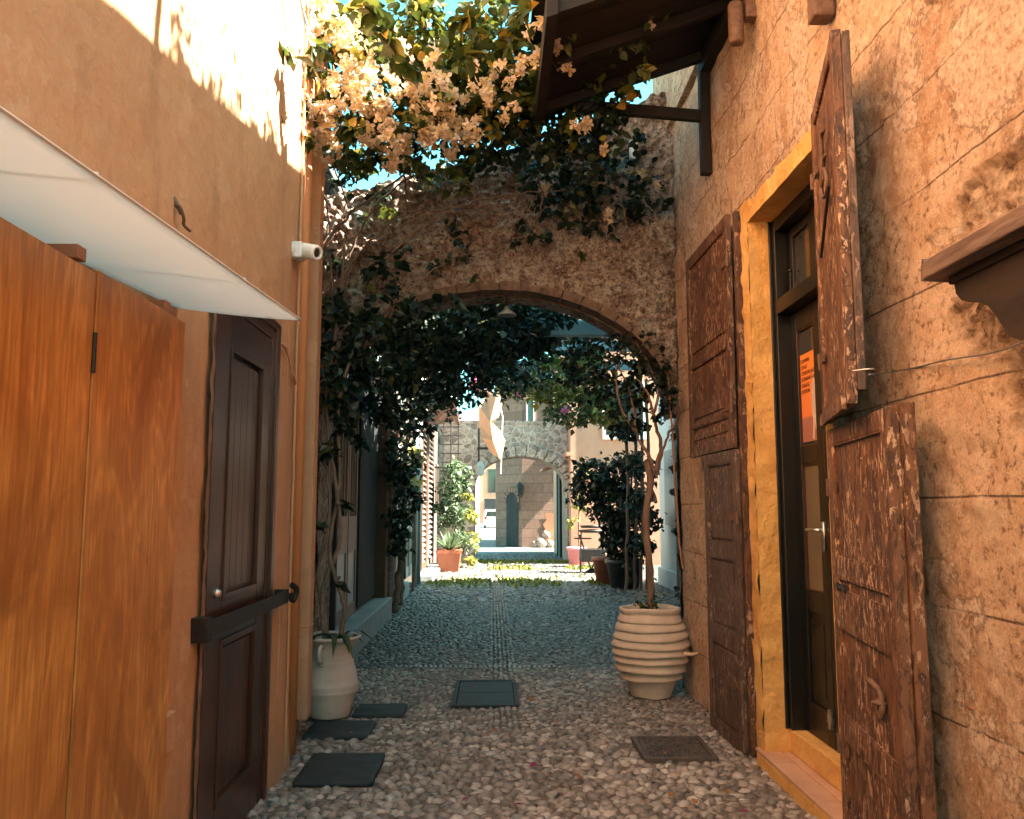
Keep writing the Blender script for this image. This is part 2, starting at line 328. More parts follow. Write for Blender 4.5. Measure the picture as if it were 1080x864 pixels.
def npmesh(name, V, Fc, m, parent=None, smooth=False):
    """V (n,k,3) template copies, Fc template faces (all same length)"""
    n, k, _ = V.shape; Fc = np.array(Fc); q = Fc.shape[1]
    off = np.array(parent_world(parent)) if parent else np.zeros(3)
    V = (V.reshape(-1, 3)-off)
    idx = (Fc[None]+(np.arange(n)*k)[:, None, None]).reshape(-1)
    me = bpy.data.meshes.new(name); me.vertices.add(n*k); me.vertices.foreach_set('co', V.astype(np.float32).ravel())
    me.loops.add(len(idx)); me.loops.foreach_set('vertex_index', idx.astype(np.int32))
    me.polygons.add(n*len(Fc)); me.polygons.foreach_set('loop_start', (np.arange(n*len(Fc))*q).astype(np.int32))
    me.polygons.foreach_set('loop_total', np.full(n*len(Fc), q, np.int32))
    if smooth: me.polygons.foreach_set('use_smooth', np.ones(n*len(Fc), bool))
    me.update(calc_edges=True); me.validate(); me.materials.append(M[m] if isinstance(m, str) else m)
    o = bpy.data.objects.new(name, me); C.objects.link(o)
    if parent: o.parent = parent
    return o
def frames(n, droop=.3, upbias=.8):
    """random orthonormal frames: columns = side, length, normal"""
    nrm = RNG.normal(size=(n, 3)); nrm[:, 2] += upbias*1.5; nrm /= np.linalg.norm(nrm, axis=1)[:, None]
    d = RNG.normal(size=(n, 3)); d[:, 2] -= droop*2; d -= nrm*(d*nrm).sum(1)[:, None]; d /= np.linalg.norm(d, axis=1)[:, None]
    return np.stack([np.cross(d, nrm), d, nrm], axis=2)
LEAF = np.array([(0, 0, 0), (.34, .12, .06), (.42, .42, .10), (.22, .78, .05), (0, 1.08, -.10), (-.22, .78, .05), (-.42, .42, .10), (-.34, .12, .06), (0, .45, 0)])
LEAF_F = [(0, 1, 8), (1, 2, 8), (2, 3, 8), (3, 4, 8), (4, 5, 8), (5, 6, 8), (6, 7, 8), (7, 0, 8)]
LEAF_LO = np.array([(0, 0, 0), (.38, .45, .08), (0, 1.05, -.06), (-.38, .45, .08)]); LEAF_LO_F = [(0, 1, 2), (0, 2, 3)]
BR = np.array([(0, 0, 0), (.36, .35, .20), (.30, .75, .24), (0, 1.0, .18), (-.30, .75, .24), (-.36, .35, .20), (0, .5, .05)])
BR_F = [(0, 1, 6), (1, 2, 6), (2, 3, 6), (3, 4, 6), (4, 5, 6), (5, 0, 6)]
def leaves(name, pos, size, m, parent, lo=False, droop=.3, upbias=.8, smooth=True):
    pos = np.asarray(pos); n = len(pos); T, Fc = (LEAF_LO, LEAF_LO_F) if lo else (LEAF, LEAF_F)
    R = frames(n, droop, upbias); sz = size*RNG.uniform(.55, 1.25, n)
    asp = RNG.uniform(.75, 1.15, n)
    V = np.broadcast_to(T, (n,)+T.shape).copy(); V[:, :, 0] *= asp[:, None]; V *= sz[:, None, None]
    V[:, :, 2] += (V[:, :, 1]**2)*RNG.uniform(-4, 1, n)[:, None]
    V = np.einsum('nij,nkj->nki', R, V)+pos[:, None]
    return npmesh(name, V, Fc, m, parent, smooth)
def bracts(name, centers, size, m, parent, per=3):
    """papery three-petal flowers"""
    c = np.asarray(centers); n = len(c); R = frames(n, 0, .3); allV = []
    sz = size*RNG.uniform(.7, 1.2, n)
    for k in range(per):
        a = 2*PI*k/per; rz = np.array([[math.cos(a), -math.sin(a), 0], [math.sin(a), math.cos(a), 0], [0, 0, 1]])
        T = BR @ rz.T; V = T[None]*sz[:, None, None]; allV.append(np.einsum('nij,nkj->nki', R, V)+c[:, None])
    return npmesh(name, np.concatenate(allV), BR_F, m, parent)
def blob(c, r, n, hollow=.35):
    """n points in an ellipsoid, clumped"""
    c = np.array(c); r = np.array(r if hasattr(r, '__len__') else (r, r, r))
    k = max(1, n//9); d = RNG.normal(size=(k, 3)); d /= np.linalg.norm(d, axis=1)[:, None]
    cc = d*(hollow+(1-hollow)*RNG.random(k)**.6)[:, None]
    p = cc[RNG.integers(0, k, n)]+RNG.normal(scale=.13, size=(n, 3))
    return c+p*r
def at_blob(px, py, rp, Y, n, dy=.35):
    c = at(px, py, Y); r = rp/F*Y
    return blob(c, (r, dy, r), n)
def curve(pts, n=14, jit=0.):
    P = [Vector(p) for p in pts]; out = []
    for i in range(len(P)-1):
        p0 = P[max(i-1, 0)]; p1 = P[i]; p2 = P[i+1]; p3 = P[min(i+2, len(P)-1)]
        for k in range(n):
            t = k/n
            q = .5*((2*p1)+(p2-p0)*t+(2*p0-5*p1+4*p2-p3)*t*t+(3*p1-p0-3*p2+p3)*t**3)
            out.append(q+Vector([random.uniform(-jit, jit) for _ in range(3)]))
    out.append(P[-1]); return out
def taper(n, a, b): return [a+(b-a)*i/(n-1) for i in range(n)]
def fbm(p, o=4): return noise.fractal(Vector(p), 1.0, 2.0, o)
def grid(us, vs, fn, keep=None):
    mb = MB(); nu, nv = len(us), len(vs)
    mb.v = [tuple(fn(u, v)) for u in us for v in vs]
    mb.f = [(i*nv+j, (i+1)*nv+j, (i+1)*nv+j+1, i*nv+j+1) for i in range(nu-1) for j in range(nv-1)
            if keep is None or keep((us[i]+us[i+1])/2, (vs[j]+vs[j+1])/2)]
    return mb
# ================================================================== SETTING
tag(MB().add([(-400, -60, -.012), (400, -60, -.012), (400, 900, -.012), (-400, 900, -.012)], [(0, 1, 2, 3)]).build('ground', 'earth'), kind='structure')
def alley_sheet(y0, y1, x0, x1, m, name):
    ys = np.linspace(y0, y1, min(160, int((y1-y0)/.12)+2)); xs = np.linspace(x0, x1, 30)
    o = grid(xs, ys, lambda x, y: (x, y, .003+.005*fbm((x*2, y*2, 0)))).build(name, m, smooth=True); tag(o, kind='structure'); return o
alley_sheet(-3, 8.25, -1.9, 1.75, 'mortar', 'alley_paving')
alley_sheet(8.25, 27, -3.2, 6, 'dirt', 'alley_paving')
alley_sheet(26.8, 90, -7, 7, 'farpave', 'alley_paving')
COVERS = [(-1.08, -.65, 4.84, 5.39), (-1.24, -.815, 5.8, 6.22), (-1.01, -.645, 6.385, 6.74), (-.31, .20, 6.66, 7.62), (.90, 1.345, 5.24, 5.74)]
hx = 16
ang = np.linspace(0, 2*PI, 8, endpoint=False)
PB = np.concatenate([np.stack([np.cos(ang), np.sin(ang), np.full(8, -.25)], 1), np.stack([.86*np.cos(ang+.2), .86*np.sin(ang+.2), np.full(8, .42)], 1),
                     np.stack([.45*np.cos(ang), .45*np.sin(ang), np.full(8, .86)], 1), [[0, 0, .97]]])
PBF = [(i, (i+1) % 8, 8+(i+1) % 8, 8+i) for i in range(8)]+[(8+i, 8+(i+1) % 8, 16+(i+1) % 8, 16+i) for i in range(8)]+[(16+i, 16+(i+1) % 8, 24, 24) for i in range(8)]
PBT = [(a, b, c) for a, b, c, d in PBF]+[(a, c, d) for a, b, c, d in PBF if c != d]
def pebbles(x0, x1, y0, y1, sx, sy, name, m, label, strip=False, hgt=.5):
    P = []; y = y0; row = 0
    while y < y1:
        x = x0+random.uniform(0, sx)
        while x < x1:
            w = random.uniform(.7, 1.35); jx = random.uniform(-.25, .25)*sx; jy = random.uniform(-.35, .35)*sy
            px_, py_ = x+jx, y+jy+.035*fbm((x*1.3, y*1.3, 3), 2)
            bad = any(a-.015 < px_ < b+.015 and c-.02 < py_ < d+.02 for a, b, c, d in COVERS)
            ins = strip and -.03 < px_ < .21
            if not bad and not ins and random.random() < .985:
                P.append((px_, py_, sx*.56*w, sy*.60*random.uniform(.75, 1.2), random.gauss(0, .45)+.7*fbm((x*.7, y*.7, 9), 2)))
            x += sx*w*.98
        y += sy; row += 1
    if strip:
        for xs in (-.015, .03, .075, .12, .165, .205):
            y = y0
            while y < y1:
                l = random.uniform(.06, .10)
                if not any(a-.01 < xs < b+.01 and c-.02 < y < d+.02 for a, b, c, d in COVERS): P.append((xs+random.gauss(0, .004), y, l*.52, .024, PI/2+random.gauss(0, .12)))
                y += l
    P = np.array(P); n = len(P)
    V = np.broadcast_to(PB, (n, 25, 3)).copy()
    V *= 1+.16*RNG.normal(size=(n, 25, 1))*np.array([1, 1, .5])
    h = np.minimum(P[:, 2], P[:, 3])*hgt*RNG.uniform(.7, 1.3, n)
    V[:, :, 0] *= P[:, 2][:, None]; V[:, :, 1] *= P[:, 3][:, None]; V[:, :, 2] *= h[:, None]
    V[:, :, 2] += V[:, :, 0]*RNG.normal(scale=.10, size=n)[:, None]
    c, s_ = np.cos(P[:, 4])[:, None], np.sin(P[:, 4])[:, None]
    X = V[:, :, 0]*c-V[:, :, 1]*s_; Y = V[:, :, 0]*s_+V[:, :, 1]*c
    V = np.stack([X+P[:, 0][:, None], Y+P[:, 1][:, None], V[:, :, 2]+RNG.uniform(-.004, .006, n)[:, None]], 2)
    return tag(npmesh(name, V, PBT, m, None, True), label, 'paving', kind='stuff')
pebbles(-1.22, 1.62, 3.2, 6.0, .064, .046, 'cobblestones', 'pebble', 'large pale river pebbles set on edge in the foreground of the lane', hgt=.75)
pebbles(-1.5, 1.60, 6.0, 8.25, .050, .036, 'cobblestones', 'pebble', 'small beige pebbles packed in front of the near arch', True, .7)
pebbles(-1.5, 3.2, 8.25, 14, .062, .042, 'cobblestones', 'pebble_shade', 'pebbles with blue grey shade in their colour paving the lane behind the near arch', True, .7)
pebbles(-1.6, 3.3, 14, 29, .10, .075, 'cobblestones', 'pebble_shade', 'distant pebbles with grey shade in their colour paving the widening lane', True, .6)
# row of white dots
wp = [(-.9+i*.046, 8.20-.06*i/30+random.gauss(0, .012)) for i in range(34)]
V = PB[None]*np.array([.014, .012, .016])+np.array([(x, y, .045) for x, y in wp])[:, None]
tag(npmesh('white_pebbles', V, PBT, 'pebble_white', None, True), 'thin row of tiny white pebbles inlaid across the lane', 'paving', kind='stuff')
# grass tufts in the sunlit gap
gp = []
for _ in range(5200):
    x = random.uniform(-1.3, 2.6); y = random.choice([random.gauss(17.6, .55), random.gauss(21.6, .25), random.gauss(24.2, .3)])
    if fbm((x*.9, y*.9, 1), 3) > -.05: gp.append((x, y, .02))
leaves('grass', gp, .085, 'grass', None, True, -1.2, -.2); tag(bpy.data.objects['grass'], 'yellow green tufts of grass between the sunlit stones', 'grass', kind='stuff')
# ================================================================== RIGHT HOUSE
XR = 1.6
house = thing('plastered_house', 'old house on the right with incised weathered orange plaster and ochre doorway', 'house', (XR, 4.6, 0))
def bare(y, z):
    def e(cy, cz, ry, rz, k=.35): return 1-((y-cy)/ry)**2-((z-cz)/rz)**2+k*fbm((y*5, z*5, 2), 4)*2
    b = max(e(2.62, 2.12, .30, .16), e(2.35, 1.98, .32, .26), e(2.45, 2.50, .38, .12), .4*e(2.85, 3.35, .12, .06))
    return max(0., min(1., b*5))
def rw(y, z):
    b = bare(y, z)
    d = .022*fbm((y*1.1, z*1.1, 0), 3)+.008*fbm((y*6, z*6, 4), 4)
    d += .006*fbm((y*17, z*17, 9), 3)
    if b > 0: d += b*(.025+.035*fbm((y*22, z*22, 7), 4))
    pz = fbm((y*2.2, z*2.2, 11), 4)
    if pz > .42: d += .012*min(1, (pz-.42)*12)
    return (XR+d, y, z)
ys = list(np.arange(1.2, 3.99, .022))+[3.99]+list(np.arange(4.02, 5.15, .03))+[5.155]+list(np.arange(5.185, 7.9, .03))+[7.92]
zs = list(np.arange(0, 3.30, .026))+[3.30]+list(np.arange(3.33, 5.55, .035))
mb = grid(ys, zs, rw, lambda y, z: not (3.99 < y < 5.155 and z < 3.30) and not (y > 7.3 and z < 3.6))
mb.f = [f[::-1] for f in mb.f]
w = mb.build('wall', 'right', house, smooth=True)
bat = w.data.attributes.new('bare', 'FLOAT', 'POINT'); bat.data.foreach_set('value', [bare(v[1], v[2]) for v in mb.v])
# solid behind, with hole
mb = MB().box(1.66, 6, -4, 3.98, 0, 5.0).box(1.66, 6, 5.165, 7.28, 0, 6.3).box(1.66, 6, 7.28, 7.9, 3.6, 6.3).box(1.9, 6, 7.28, 7.9, 0, 3.6).box(1.66, 6, 3.98, 5.165, 3.31, 6.2).box(2.2, 6, 3.98, 5.165, 0, 3.31)
mb.box(1.58, 1.66, -4, 1.2, 0, 5.0)
for (ya, za), (yb, zb) in zip([(-4, 5.0), (1.0, 5.76), (4.26, 6.42), (5.2, 6.58)], [(1.0, 5.76), (4.26, 6.42), (5.2, 6.58), (7.9, 6.6)]):
    mb.prism([(1.55, ya, 4.9), (1.55, yb, 4.9), (1.55, yb, zb), (1.55, ya, za)], (.3, 0, 0))
mb.build('masonry', 'right', house)
# ochre surround: flat band + reveal + soffit
def rough_band(y0, y1, z0, z1, x0, x1, name='door_surround'):
    a = grid(np.linspace(y0, y1, 8), np.linspace(z0, z1, 60), lambda y, z: (x0-.006*fbm((y*9, z*9, 5), 3), y+.007*fbm((z*7, y, 1), 3)*(1 if y > (y0+y1)/2 else 0), z))
    return a
mb = MB()
def slab(mb, us, vs, fn): gq = grid(us, vs, fn); mb.add(gq.v, gq.f)
L = np.linspace
slab(mb, L(5.10, 5.245, 6), L(.05, 3.42, 90), lambda y, z: (1.576-.016*fbm((y*9, z*9, 5), 4), y+.03*fbm((z*7, 1, 1), 4)*(y > 5.2), z))
slab(mb, L(1.578, 1.80, 6), L(.05, 3.30, 90), lambda x, z: (x, 5.10+.016*fbm((x*9, z*8, 5), 4), z))
slab(mb, L(5.245, 5.246, 2), L(.05, 3.42, 50), lambda y, z: (1.578 if y < 5.2455 else 1.66, y+.012*fbm((z*6, 1, 1), 3), z))
slab(mb, L(3.97, 5.12, 50), L(3.27, 3.385, 6), lambda y, z: (1.574-.006*fbm((y*9, z*9, 5), 3), y, z+.035*fbm((y*7, 1, 1), 4)*(z > 3.32)))
slab(mb, L(3.97, 5.12, 50), L(1.574, 1.80, 6), lambda y, x: (x, y, 3.27+.008*fbm((x*9, y*9, 5), 3)))
slab(mb, L(1.578, 1.80, 4), L(.05, 3.3, 40), lambda x, z: (x, 4.0, z))
mb.build('door_surround', 'yellow', house, smooth=True)
# step: orange riser, tiles, threshold
st = MB().box(1.555, 1.80, 3.3, 5.2, -.01, .085).build('step', 'yellow', house, bevel=.012)
mb = MB()
for i in range(6):
    y = 3.32+i*.315
    mb.box(1.552, 1.672, y, y+.308, .086, .104).box(1.679, 1.80, y+.1, y+.408 if i < 5 else y+.2, .086, .103)
mb.build('tile', 'tile', st, bevel=.003)
MB().box(1.725, 2.0, 3.9, 5.11, .105, .235).build('threshold', 'yellow', house, bevel=.008)
# door: black frame, transom and leaves
fr = MB()
fr.box(1.75, 1.9, 3.985, 4.11, .1, 3.27).box(1.72, 1.86, 5.045, 5.10, .236, 3.27).box(1.72, 1.86, 4.11, 4.165, .236, 3.27).box(1.722, 1.858, 4.166, 5.044, 3.19, 3.27).box(1.715, 1.862, 4.166, 5.044, 2.67, 2.76)
fr.box(1.70, 1.72, 5.085, 5.10, .236, 3.27).box(1.79, 1.84, 4.57, 4.63, 2.762, 3.188)
fr.build('door_frame', 'black', house, bevel=.004)
for k, (ya, yb) in enumerate(((4.61, 5.043), (4.168, 4.604))):
    tr = MB()
    for z0, z1 in ((2.765, 2.82), (3.13, 3.185)): tr.box(1.80, 1.835, ya+.03, yb-.03, z0, z1)
    for y0 in (ya+.03, yb-.08): tr.box(1.799, 1.836, y0, y0+.05, 2.765, 3.185)
    to = tr.build('transom_window', 'black', house, bevel=.003)
    MB().box(1.815, 1.82, ya+.05, yb-.05, 2.8, 3.15).build('pane', 'glass', to)
    if k == 0: MB().tube([(1.79, 4.99, 2.78), (1.79, 4.985, 2.92)], .005).lathe([(0, 0), (.012, .006), (.012, .018), (0, .024)], (1.79, 4.985, 2.92), 10).build('latch', 'iron', to)
    d = MB()
    d.box(1.80, 1.845, yb-.088, yb, .24, 2.665).box(1.80, 1.845, ya, ya+.088, .24, 2.665)
    for z0, z1 in ((.24, .42), (.92, 1.04), (1.76, 1.86), (2.55, 2.665)): d.box(1.801, 1.844, ya+.088, yb-.088, z0, z1)
    d.box(1.815, 1.83, ya+.088, yb-.088, .42, .92)
    d.box(1.806, 1.816, ya+.118, yb-.118, .47, .87)
    dl = d.build('door_leaf', 'black', house, bevel=.004)
    for z0, z1, mm in ((1.04, 1.76, 'frost'), (1.86, 2.55, 'glass')):
        MB().box(1.82, 1.826, ya+.088, yb-.088, z0, z1).build('pane', mm, dl)
        b = MB()
        for y0 in (ya+.088, yb-.096): b.box(1.806, 1.82, y0, y0+.008, z0, z1)
        for zz in (z0, z1-.008): b.box(1.807, 1.82, ya+.096, yb-.096, zz, zz+.008)
        b.build('glazing_bead', 'darkwood', dl)
    if k == 0:
        MB().tube([(1.80, ya+.045, 1.385), (1.755, ya+.045, 1.385)], .011).tube(curve([(1.757, ya+.04, 1.385), (1.75, ya+.07, 1.387), (1.752, ya+.17, 1.385)], 5), .009).box(1.793, 1.80, ya+.025, ya+.065, 1.27, 1.43).build('handle', 'steel', dl, smooth=True)
        MB().box(1.785, 1.80, ya+.02, ya+.055, .34, .44).box(1.787, 1.8, ya+.01, ya+.07, .37, .41).build('bolt', 'steel', dl)
# floor inside the doorway
MB().box(1.9, 2.2, 4.06, 5.155, 0, .1).build('floor', 'tile', house)
# poster on the glass
pz0, pz1, py0, py1 = 1.90, 2.40, 4.70, 4.945
P0 = Vector((1.8165, 4.945, 1.885))
poster = thing('poster', 'orange poster with dark lettering and white figure on the black door glass', 'poster', P0)
MB().box(1.8145, 1.8165, 4.695, 4.945, 1.885, 2.40).build('sheet', 'poster', poster)
def text_mesh(body, size, mat_, origin, udir, vdir, name, parent, off=.0012):
    cu = bpy.data.curves.new(name, 'FONT'); cu.body = body; cu.size = size; cu.extrude = .0004
    ob = bpy.data.objects.new(name, cu); C.objects.link(ob); dg = bpy.context.evaluated_depsgraph_get(); dg.update()
    me = bpy.data.meshes.new_from_object(ob.evaluated_get(dg)); bpy.data.objects.remove(ob); bpy.data.curves.remove(cu)
    u, v = Vector(udir), Vector(vdir); n = u.cross(v); pw = parent_world(parent)
    for q in me.vertices:
        c = q.co.copy(); q.co = Vector(origin)+u*c.x+v*c.y+n*(c.z+off)-pw
    me.materials.append(M[mat_]); o = bpy.data.objects.new(name, me); C.objects.link(o); o.parent = parent; return o
for i, tx in enumerate(['DOMMER', 'STAGE', 'LONDON JAZZ', 'DOMAINE HART', 'LINEAGE', 'EDITION']):
    text_mesh(tx, .032, 'ink', (1.8143, 4.932, 2.348-i*.036), (0, -1, 0), (0, 0, 1), 'lettering', poster)
fg = [(0, 0), (.02, -.01), (.03, .05), (.035, .12), (.045, .05), (.06, .045), (.055, .14), (.075, .2), (.07, .30), (.05, .335), (.045, .37), (.03, .37), (.03, .335), (.01, .30), (0, .18), (.015, .1)]
MB().prism([(1.8142, 4.79-u*1.1, 1.90+v) for u, v in fg], (-.0007, 0, 0)).build('figure', 'clay_grey', poster)
# shutters
def shutter(name, a, b, z0, z1, rails, mat_, thick=.035, stile=.075, label=None, boards=False, mirror=1, top_mat=None):
    """a = hinge (x,y), b = free end, panelled leaf"""
    a = Vector((*a, 0)); b = Vector((*b, 0)); u = (b-a); W = u.length; u.normalize(); n = Vector((0, 0, 1)).cross(u)
    if n.x > 0: n = -n         # n faces the lane
    zz = Vector((0, 0, 1))
    def bx(mb, u0, u1, v0, v1, t0, t1): mb.obox(a+u*u0+zz*v0+n*t0, u*(u1-u0), zz*(v1-v0), n*(t1-t0))
    fm = MB()
    bx(fm, 0, stile, z0, z1, 0, thick); bx(fm, W-stile, W, z0, z1, 0, thick)
    for r0, r1 in rails: bx(fm, stile, W-stile, r0, r1, .002, thick-.002)
    o = fm.build(name, mat_, house, bevel=.004)
    if label: o['label'] = label
    pm = MB(); rs = sorted(rails)
    for (r0, r1), (q0, q1) in zip(rs[:-1], rs[1:]):
        bx(pm, stile, W-stile, r1, q0, .006, thick-.016)
        if not boards: bx(pm, stile+.035, W-stile-.035, r1+.035, q0-.035, thick-.0165, thick-.008)
        bm_ = .009
        for (x0, x1, y0, y1) in ((stile, stile+bm_, r1, q0), (W-stile-bm_, W-stile, r1, q0), (stile+bm_, W-stile-bm_, r1, r1+bm_), (stile+bm_, W-stile-bm_, q0-bm_, q0)):
            bx(pm, x0, x1, y0, y1, thick-.0164, thick-.004)
    pm.build('panel', top_mat or mat_, o, bevel=.002)
    return o, a, u, n, W
def strap(o, a, u, n, zc, off=-.02, mat_='rust'):
    MB().obox(a-u*.03+Vector((0, 0, zc-.02))+n*.036, u*.16, (0, 0, .04), n*.005).tube([a-u*.03+Vector((0, 0, zc-.04))+n*.04, a-u*.03+Vector((0, 0, zc+.04))+n*.04], .011).build('hinge', mat_, o)
# far pair, folded back nearly flat
hA = (1.565, 5.36)
o1, a, u, n, W = shutter('shutter', (1.55, 5.37), (1.535, 6.47), 1.885, 3.42, [(1.885, 1.97), (2.10, 2.13), (2.55, 2.63), (3.34, 3.42)], 'shutter_far', label='upper brown shutter beyond the doorway, folded back')
strap(o1, a, u, n, 3.1); strap(o1, a, u, n, 2.15)
o2, a, u, n, W = shutter('shutter', (1.55, 5.33), (1.525, 6.02), -.0+.03, 1.875, [(.03, .10), (.62, .72), (1.18, 1.27), (1.80, 1.875)], 'shutter_grey', label='lower greyish worn shutter beyond the doorway')
strap(o2, a, u, n, 1.45); strap(o2, a, u, n, .42)
MB().obox(a+Vector((0, -.0, .03))+n*-.05, (0, .0, 3.38), (0, -.045, 0), n*.05).build('jamb_post', 'shutter_far', house, bevel=.004)
# near pair
o3, a, u, n, W = shutter('shutter', (1.60, 3.975), (1.392, 3.20), 1.90, 3.42, [(1.90, 1.965), (3.36, 3.42)], 'shutter', thick=.04, stile=.06, boards=True, label='upper reddish shutter nearest the camera, swung open with an iron hook')
zz = Vector((0, 0, 1))
MB().obox(a+u*.05+zz*1.88+n*.041, u*(W-.06), zz*.055, n*.02).build('batten', 'shutter', o3, bevel=.004)
MB().obox(a+u*(W-.03)+zz*1.95-n*.03, u*.05, zz*1.45, n*.03).build('edge_strip', 'shutter_grey', o3, bevel=.004)
hk = a+u*(W*.62)+zz*2.93+n*.05
MB().tube(curve([hk+zz*.18+u*.05, hk+zz*.18-u*.03, hk+zz*.05-u*.05, hk-zz*.01-u*.10, hk-zz*.07-u*.07, hk-zz*.10+u*.05, hk-zz*.05+u*.09, hk+zz*.02+u*.02, hk-zz*.02-u*.01], 6), .009).tube(curve([hk-u*.08-zz*.02, hk+u*.02+zz*.06, hk+u*.1+zz*.05], 5), .008).build('hook', 'rust', o3, smooth=True)
MB().tube([hk+u*.14-zz*.10, hk-u*.22-zz*.30], .007).build('brace', 'iron', o3)
strap(o3, a, u, n, 2.2); strap(o3, a, u, n, 3.1)
o4, a, u, n, W = shutter('shutter', (1.60, 3.93), (1.45, 3.0), .10, 1.865, [(.10, .2), (.50, .60), (.98, 1.14), (1.20, 1.28), (1.79, 1.865)], 'shutter', thick=.045, stile=.085, boards=True, label='lower peeling shutter nearest the camera with an iron ring')
MB().obox(a+u*(W-.11)+zz*.1-n*.05, u*.13, zz*1.78, n*.049).build('edge_strip', 'shutter', o4, bevel=.006)
rk = a+u*(W*.70)+zz*.80+n*.05
MB().tube(curve([rk-u*.06+zz*.03, rk+n*.02+zz*.055, rk+u*.06+zz*.02, rk+u*.07-zz*.05], 6), .012).tube(curve([rk+u*.05, rk+u*.08-zz*.03, rk+u*.05-zz*.07, rk+u*.02-zz*.04, rk+u*.04], 5), .008).lathe([(0, 0), (.03, .002), (.03, .01), (0, .02)], rk+u*.05-zz*.02, 12).build('ring_handle', 'rust', o4, smooth=True)
MB().obox(a+u*.09+zz*1.155+n*.046, u*.16, zz*.018, n*.012).build('latch', 'iron', o4)
for zc in (.45, 1.6): strap(o4, a, u, n, zc)
def dab(pts, r):
    mb = MB(); P_ = [Vector((rw(y, z)[0]-.001, y, z)) for y, z in pts]; mb.tube(P_, r, 5); return mb.build('paint_mark', 'batten', smooth=True)
tag(dab([(2.742+.004*math.sin(k), .915-.0085*k) for k in range(11)], .0045), 'short vertical orange paint stroke low on the right wall', 'paint mark')
tag(dab([(2.925-.006*k, .842) for k in range(7)], .005), 'small horizontal orange dab on the right wall', 'paint mark')
# tie wire to the wall
tag(MB().tube(curve([(1.36, 3.17, 2.02), (1.42, 3.12, 2.02), (1.50, 3.35, 2.035), (1.585, 3.17, 2.03), (1.575, 2.9, 2.015), (1.575, 2.6, 1.99), (1.58, 2.3, 2.0)], 8), .0035, 6).build('tie_wire', 'steel', smooth=True), 'thin white wire tying the upper near shutter to the plaster wall', 'wire')
# wooden hood over the window at the right edge
hood = thing('window_hood', 'weathered wooden hood on a curved corbel at the right edge', 'window hood', (1.6, 2.5, 2.3))
MB().prism([(1.62, 2.66, 2.287), (1.37, 2.62, 2.287), (1.37, 2.63, 2.228), (1.62, 2.66, 2.228)], (0, -1.5, -.0)).build('top_board', 'hoodwood', hood, bevel=.006)
MB().obox((1.62, 2.59, 2.20), (0, -1.4, 0), (-.19, 0, 0), (0, 0, .026)).build('moulding', 'darkbrown', hood, bevel=.004)
cpts = [(2.565, 2.198), (2.56, 2.17), (2.535, 2.145), (2.49, 2.128), (2.44, 2.115), (2.40, 2.095), (2.365, 2.06), (2.335, 2.02), (2.305, 1.985), (2.26, 1.965), (2.20, 1.96)]
MB().prism([(1.44, y, z) for y, z in cpts]+[(1.44, 1.2, 1.96), (1.44, 1.2, 2.198)], (.2, 0, 0)).build('corbel', 'darkbrown', hood, bevel=.008)
# canopy with bracket
can = thing('timber_canopy', 'dark timber canopy sloping out over the lane from the right wall', 'canopy', (1.6, 5.9, 4.8))
def ctop(x): return 4.42+(x-.33)*(4.87-4.42)/(1.6-.33)
mb = MB()
nb = 6
for i in range(nb):
    y1 = 5.93-i*.21; mb.obox((.36, y1-.205, ctop(.36)), (1.26, 0, ctop(1.62)-ctop(.36)), (0, .2, 0), (0, 0, .03))
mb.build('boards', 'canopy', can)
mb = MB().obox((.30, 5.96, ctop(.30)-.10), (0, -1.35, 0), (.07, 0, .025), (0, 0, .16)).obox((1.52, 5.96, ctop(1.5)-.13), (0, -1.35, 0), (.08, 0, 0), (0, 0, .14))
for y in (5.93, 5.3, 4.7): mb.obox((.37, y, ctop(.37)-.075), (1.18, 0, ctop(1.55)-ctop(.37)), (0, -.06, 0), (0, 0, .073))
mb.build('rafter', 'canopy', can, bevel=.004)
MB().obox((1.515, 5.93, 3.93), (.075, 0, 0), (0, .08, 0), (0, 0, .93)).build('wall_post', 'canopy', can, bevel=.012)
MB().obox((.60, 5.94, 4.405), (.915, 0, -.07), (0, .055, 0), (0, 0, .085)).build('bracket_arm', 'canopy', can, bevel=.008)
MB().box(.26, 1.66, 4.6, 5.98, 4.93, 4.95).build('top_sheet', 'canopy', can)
# wall spot lamp and bracket box
wl = thing('wall_lamp', 'small bronze cylinder lamp high on the wall beside the canopy', 'lamp', (1.56, 4.87, 4.45))
MB().box(1.53, 1.60, 4.83, 4.91, 4.47, 4.62).build('mount', 'rust', wl, bevel=.006)
MB().lathe([(0, -.145), (.04, -.145), (.047, -.135), (.047, .10), (.04, .115), (0, .115)], (1.475, 4.87, 4.46), 20).build('lamp_body', 'rust', wl, smooth=True)
wb = thing('junction_box', 'small brown metal box fixed at the top of the right wall', 'wall box', (1.56, 3.78, 3.9))
MB().box(1.50, 1.60, 3.72, 3.82, 3.80, 4.02).build('box', 'rust', wb, bevel=.012)
MB().tube([(1.55, 3.77, 4.02), (1.58, 3.77, 4.8)], .01).build('conduit', 'rust', wb)
rp = thing('roof_plants', 'straggly plants growing along the top of the right house wall', 'plants', (1.62, 3.3, 6.2))
P = []
for k in range(46):
    y = random.uniform(2.7, 4.25); hh = random.choice([.12, .2, .3, .45])*random.uniform(.6, 1.2); z0 = 5.76+(y-1)*.2025
    for j in range(12): t = random.random(); P.append((1.6+random.gauss(0, .03), y+random.gauss(0, .03), z0+hh*t-.03))
leaves('foliage', P, .06, 'leaf', rp, True)
MB().tube([(1.62, 2.65, 6.10), (1.62, 4.3, 6.43)], .015).build('stem', 'twig', rp)
ms_ = tag(MB().tube([(1.7, 2.58, 5.0), (1.7, 2.58, 9.2)], .03, 8).build('antenna_mast', 'steel', smooth=True), 'thin steel antenna mast on the roof of the right house', 'mast')
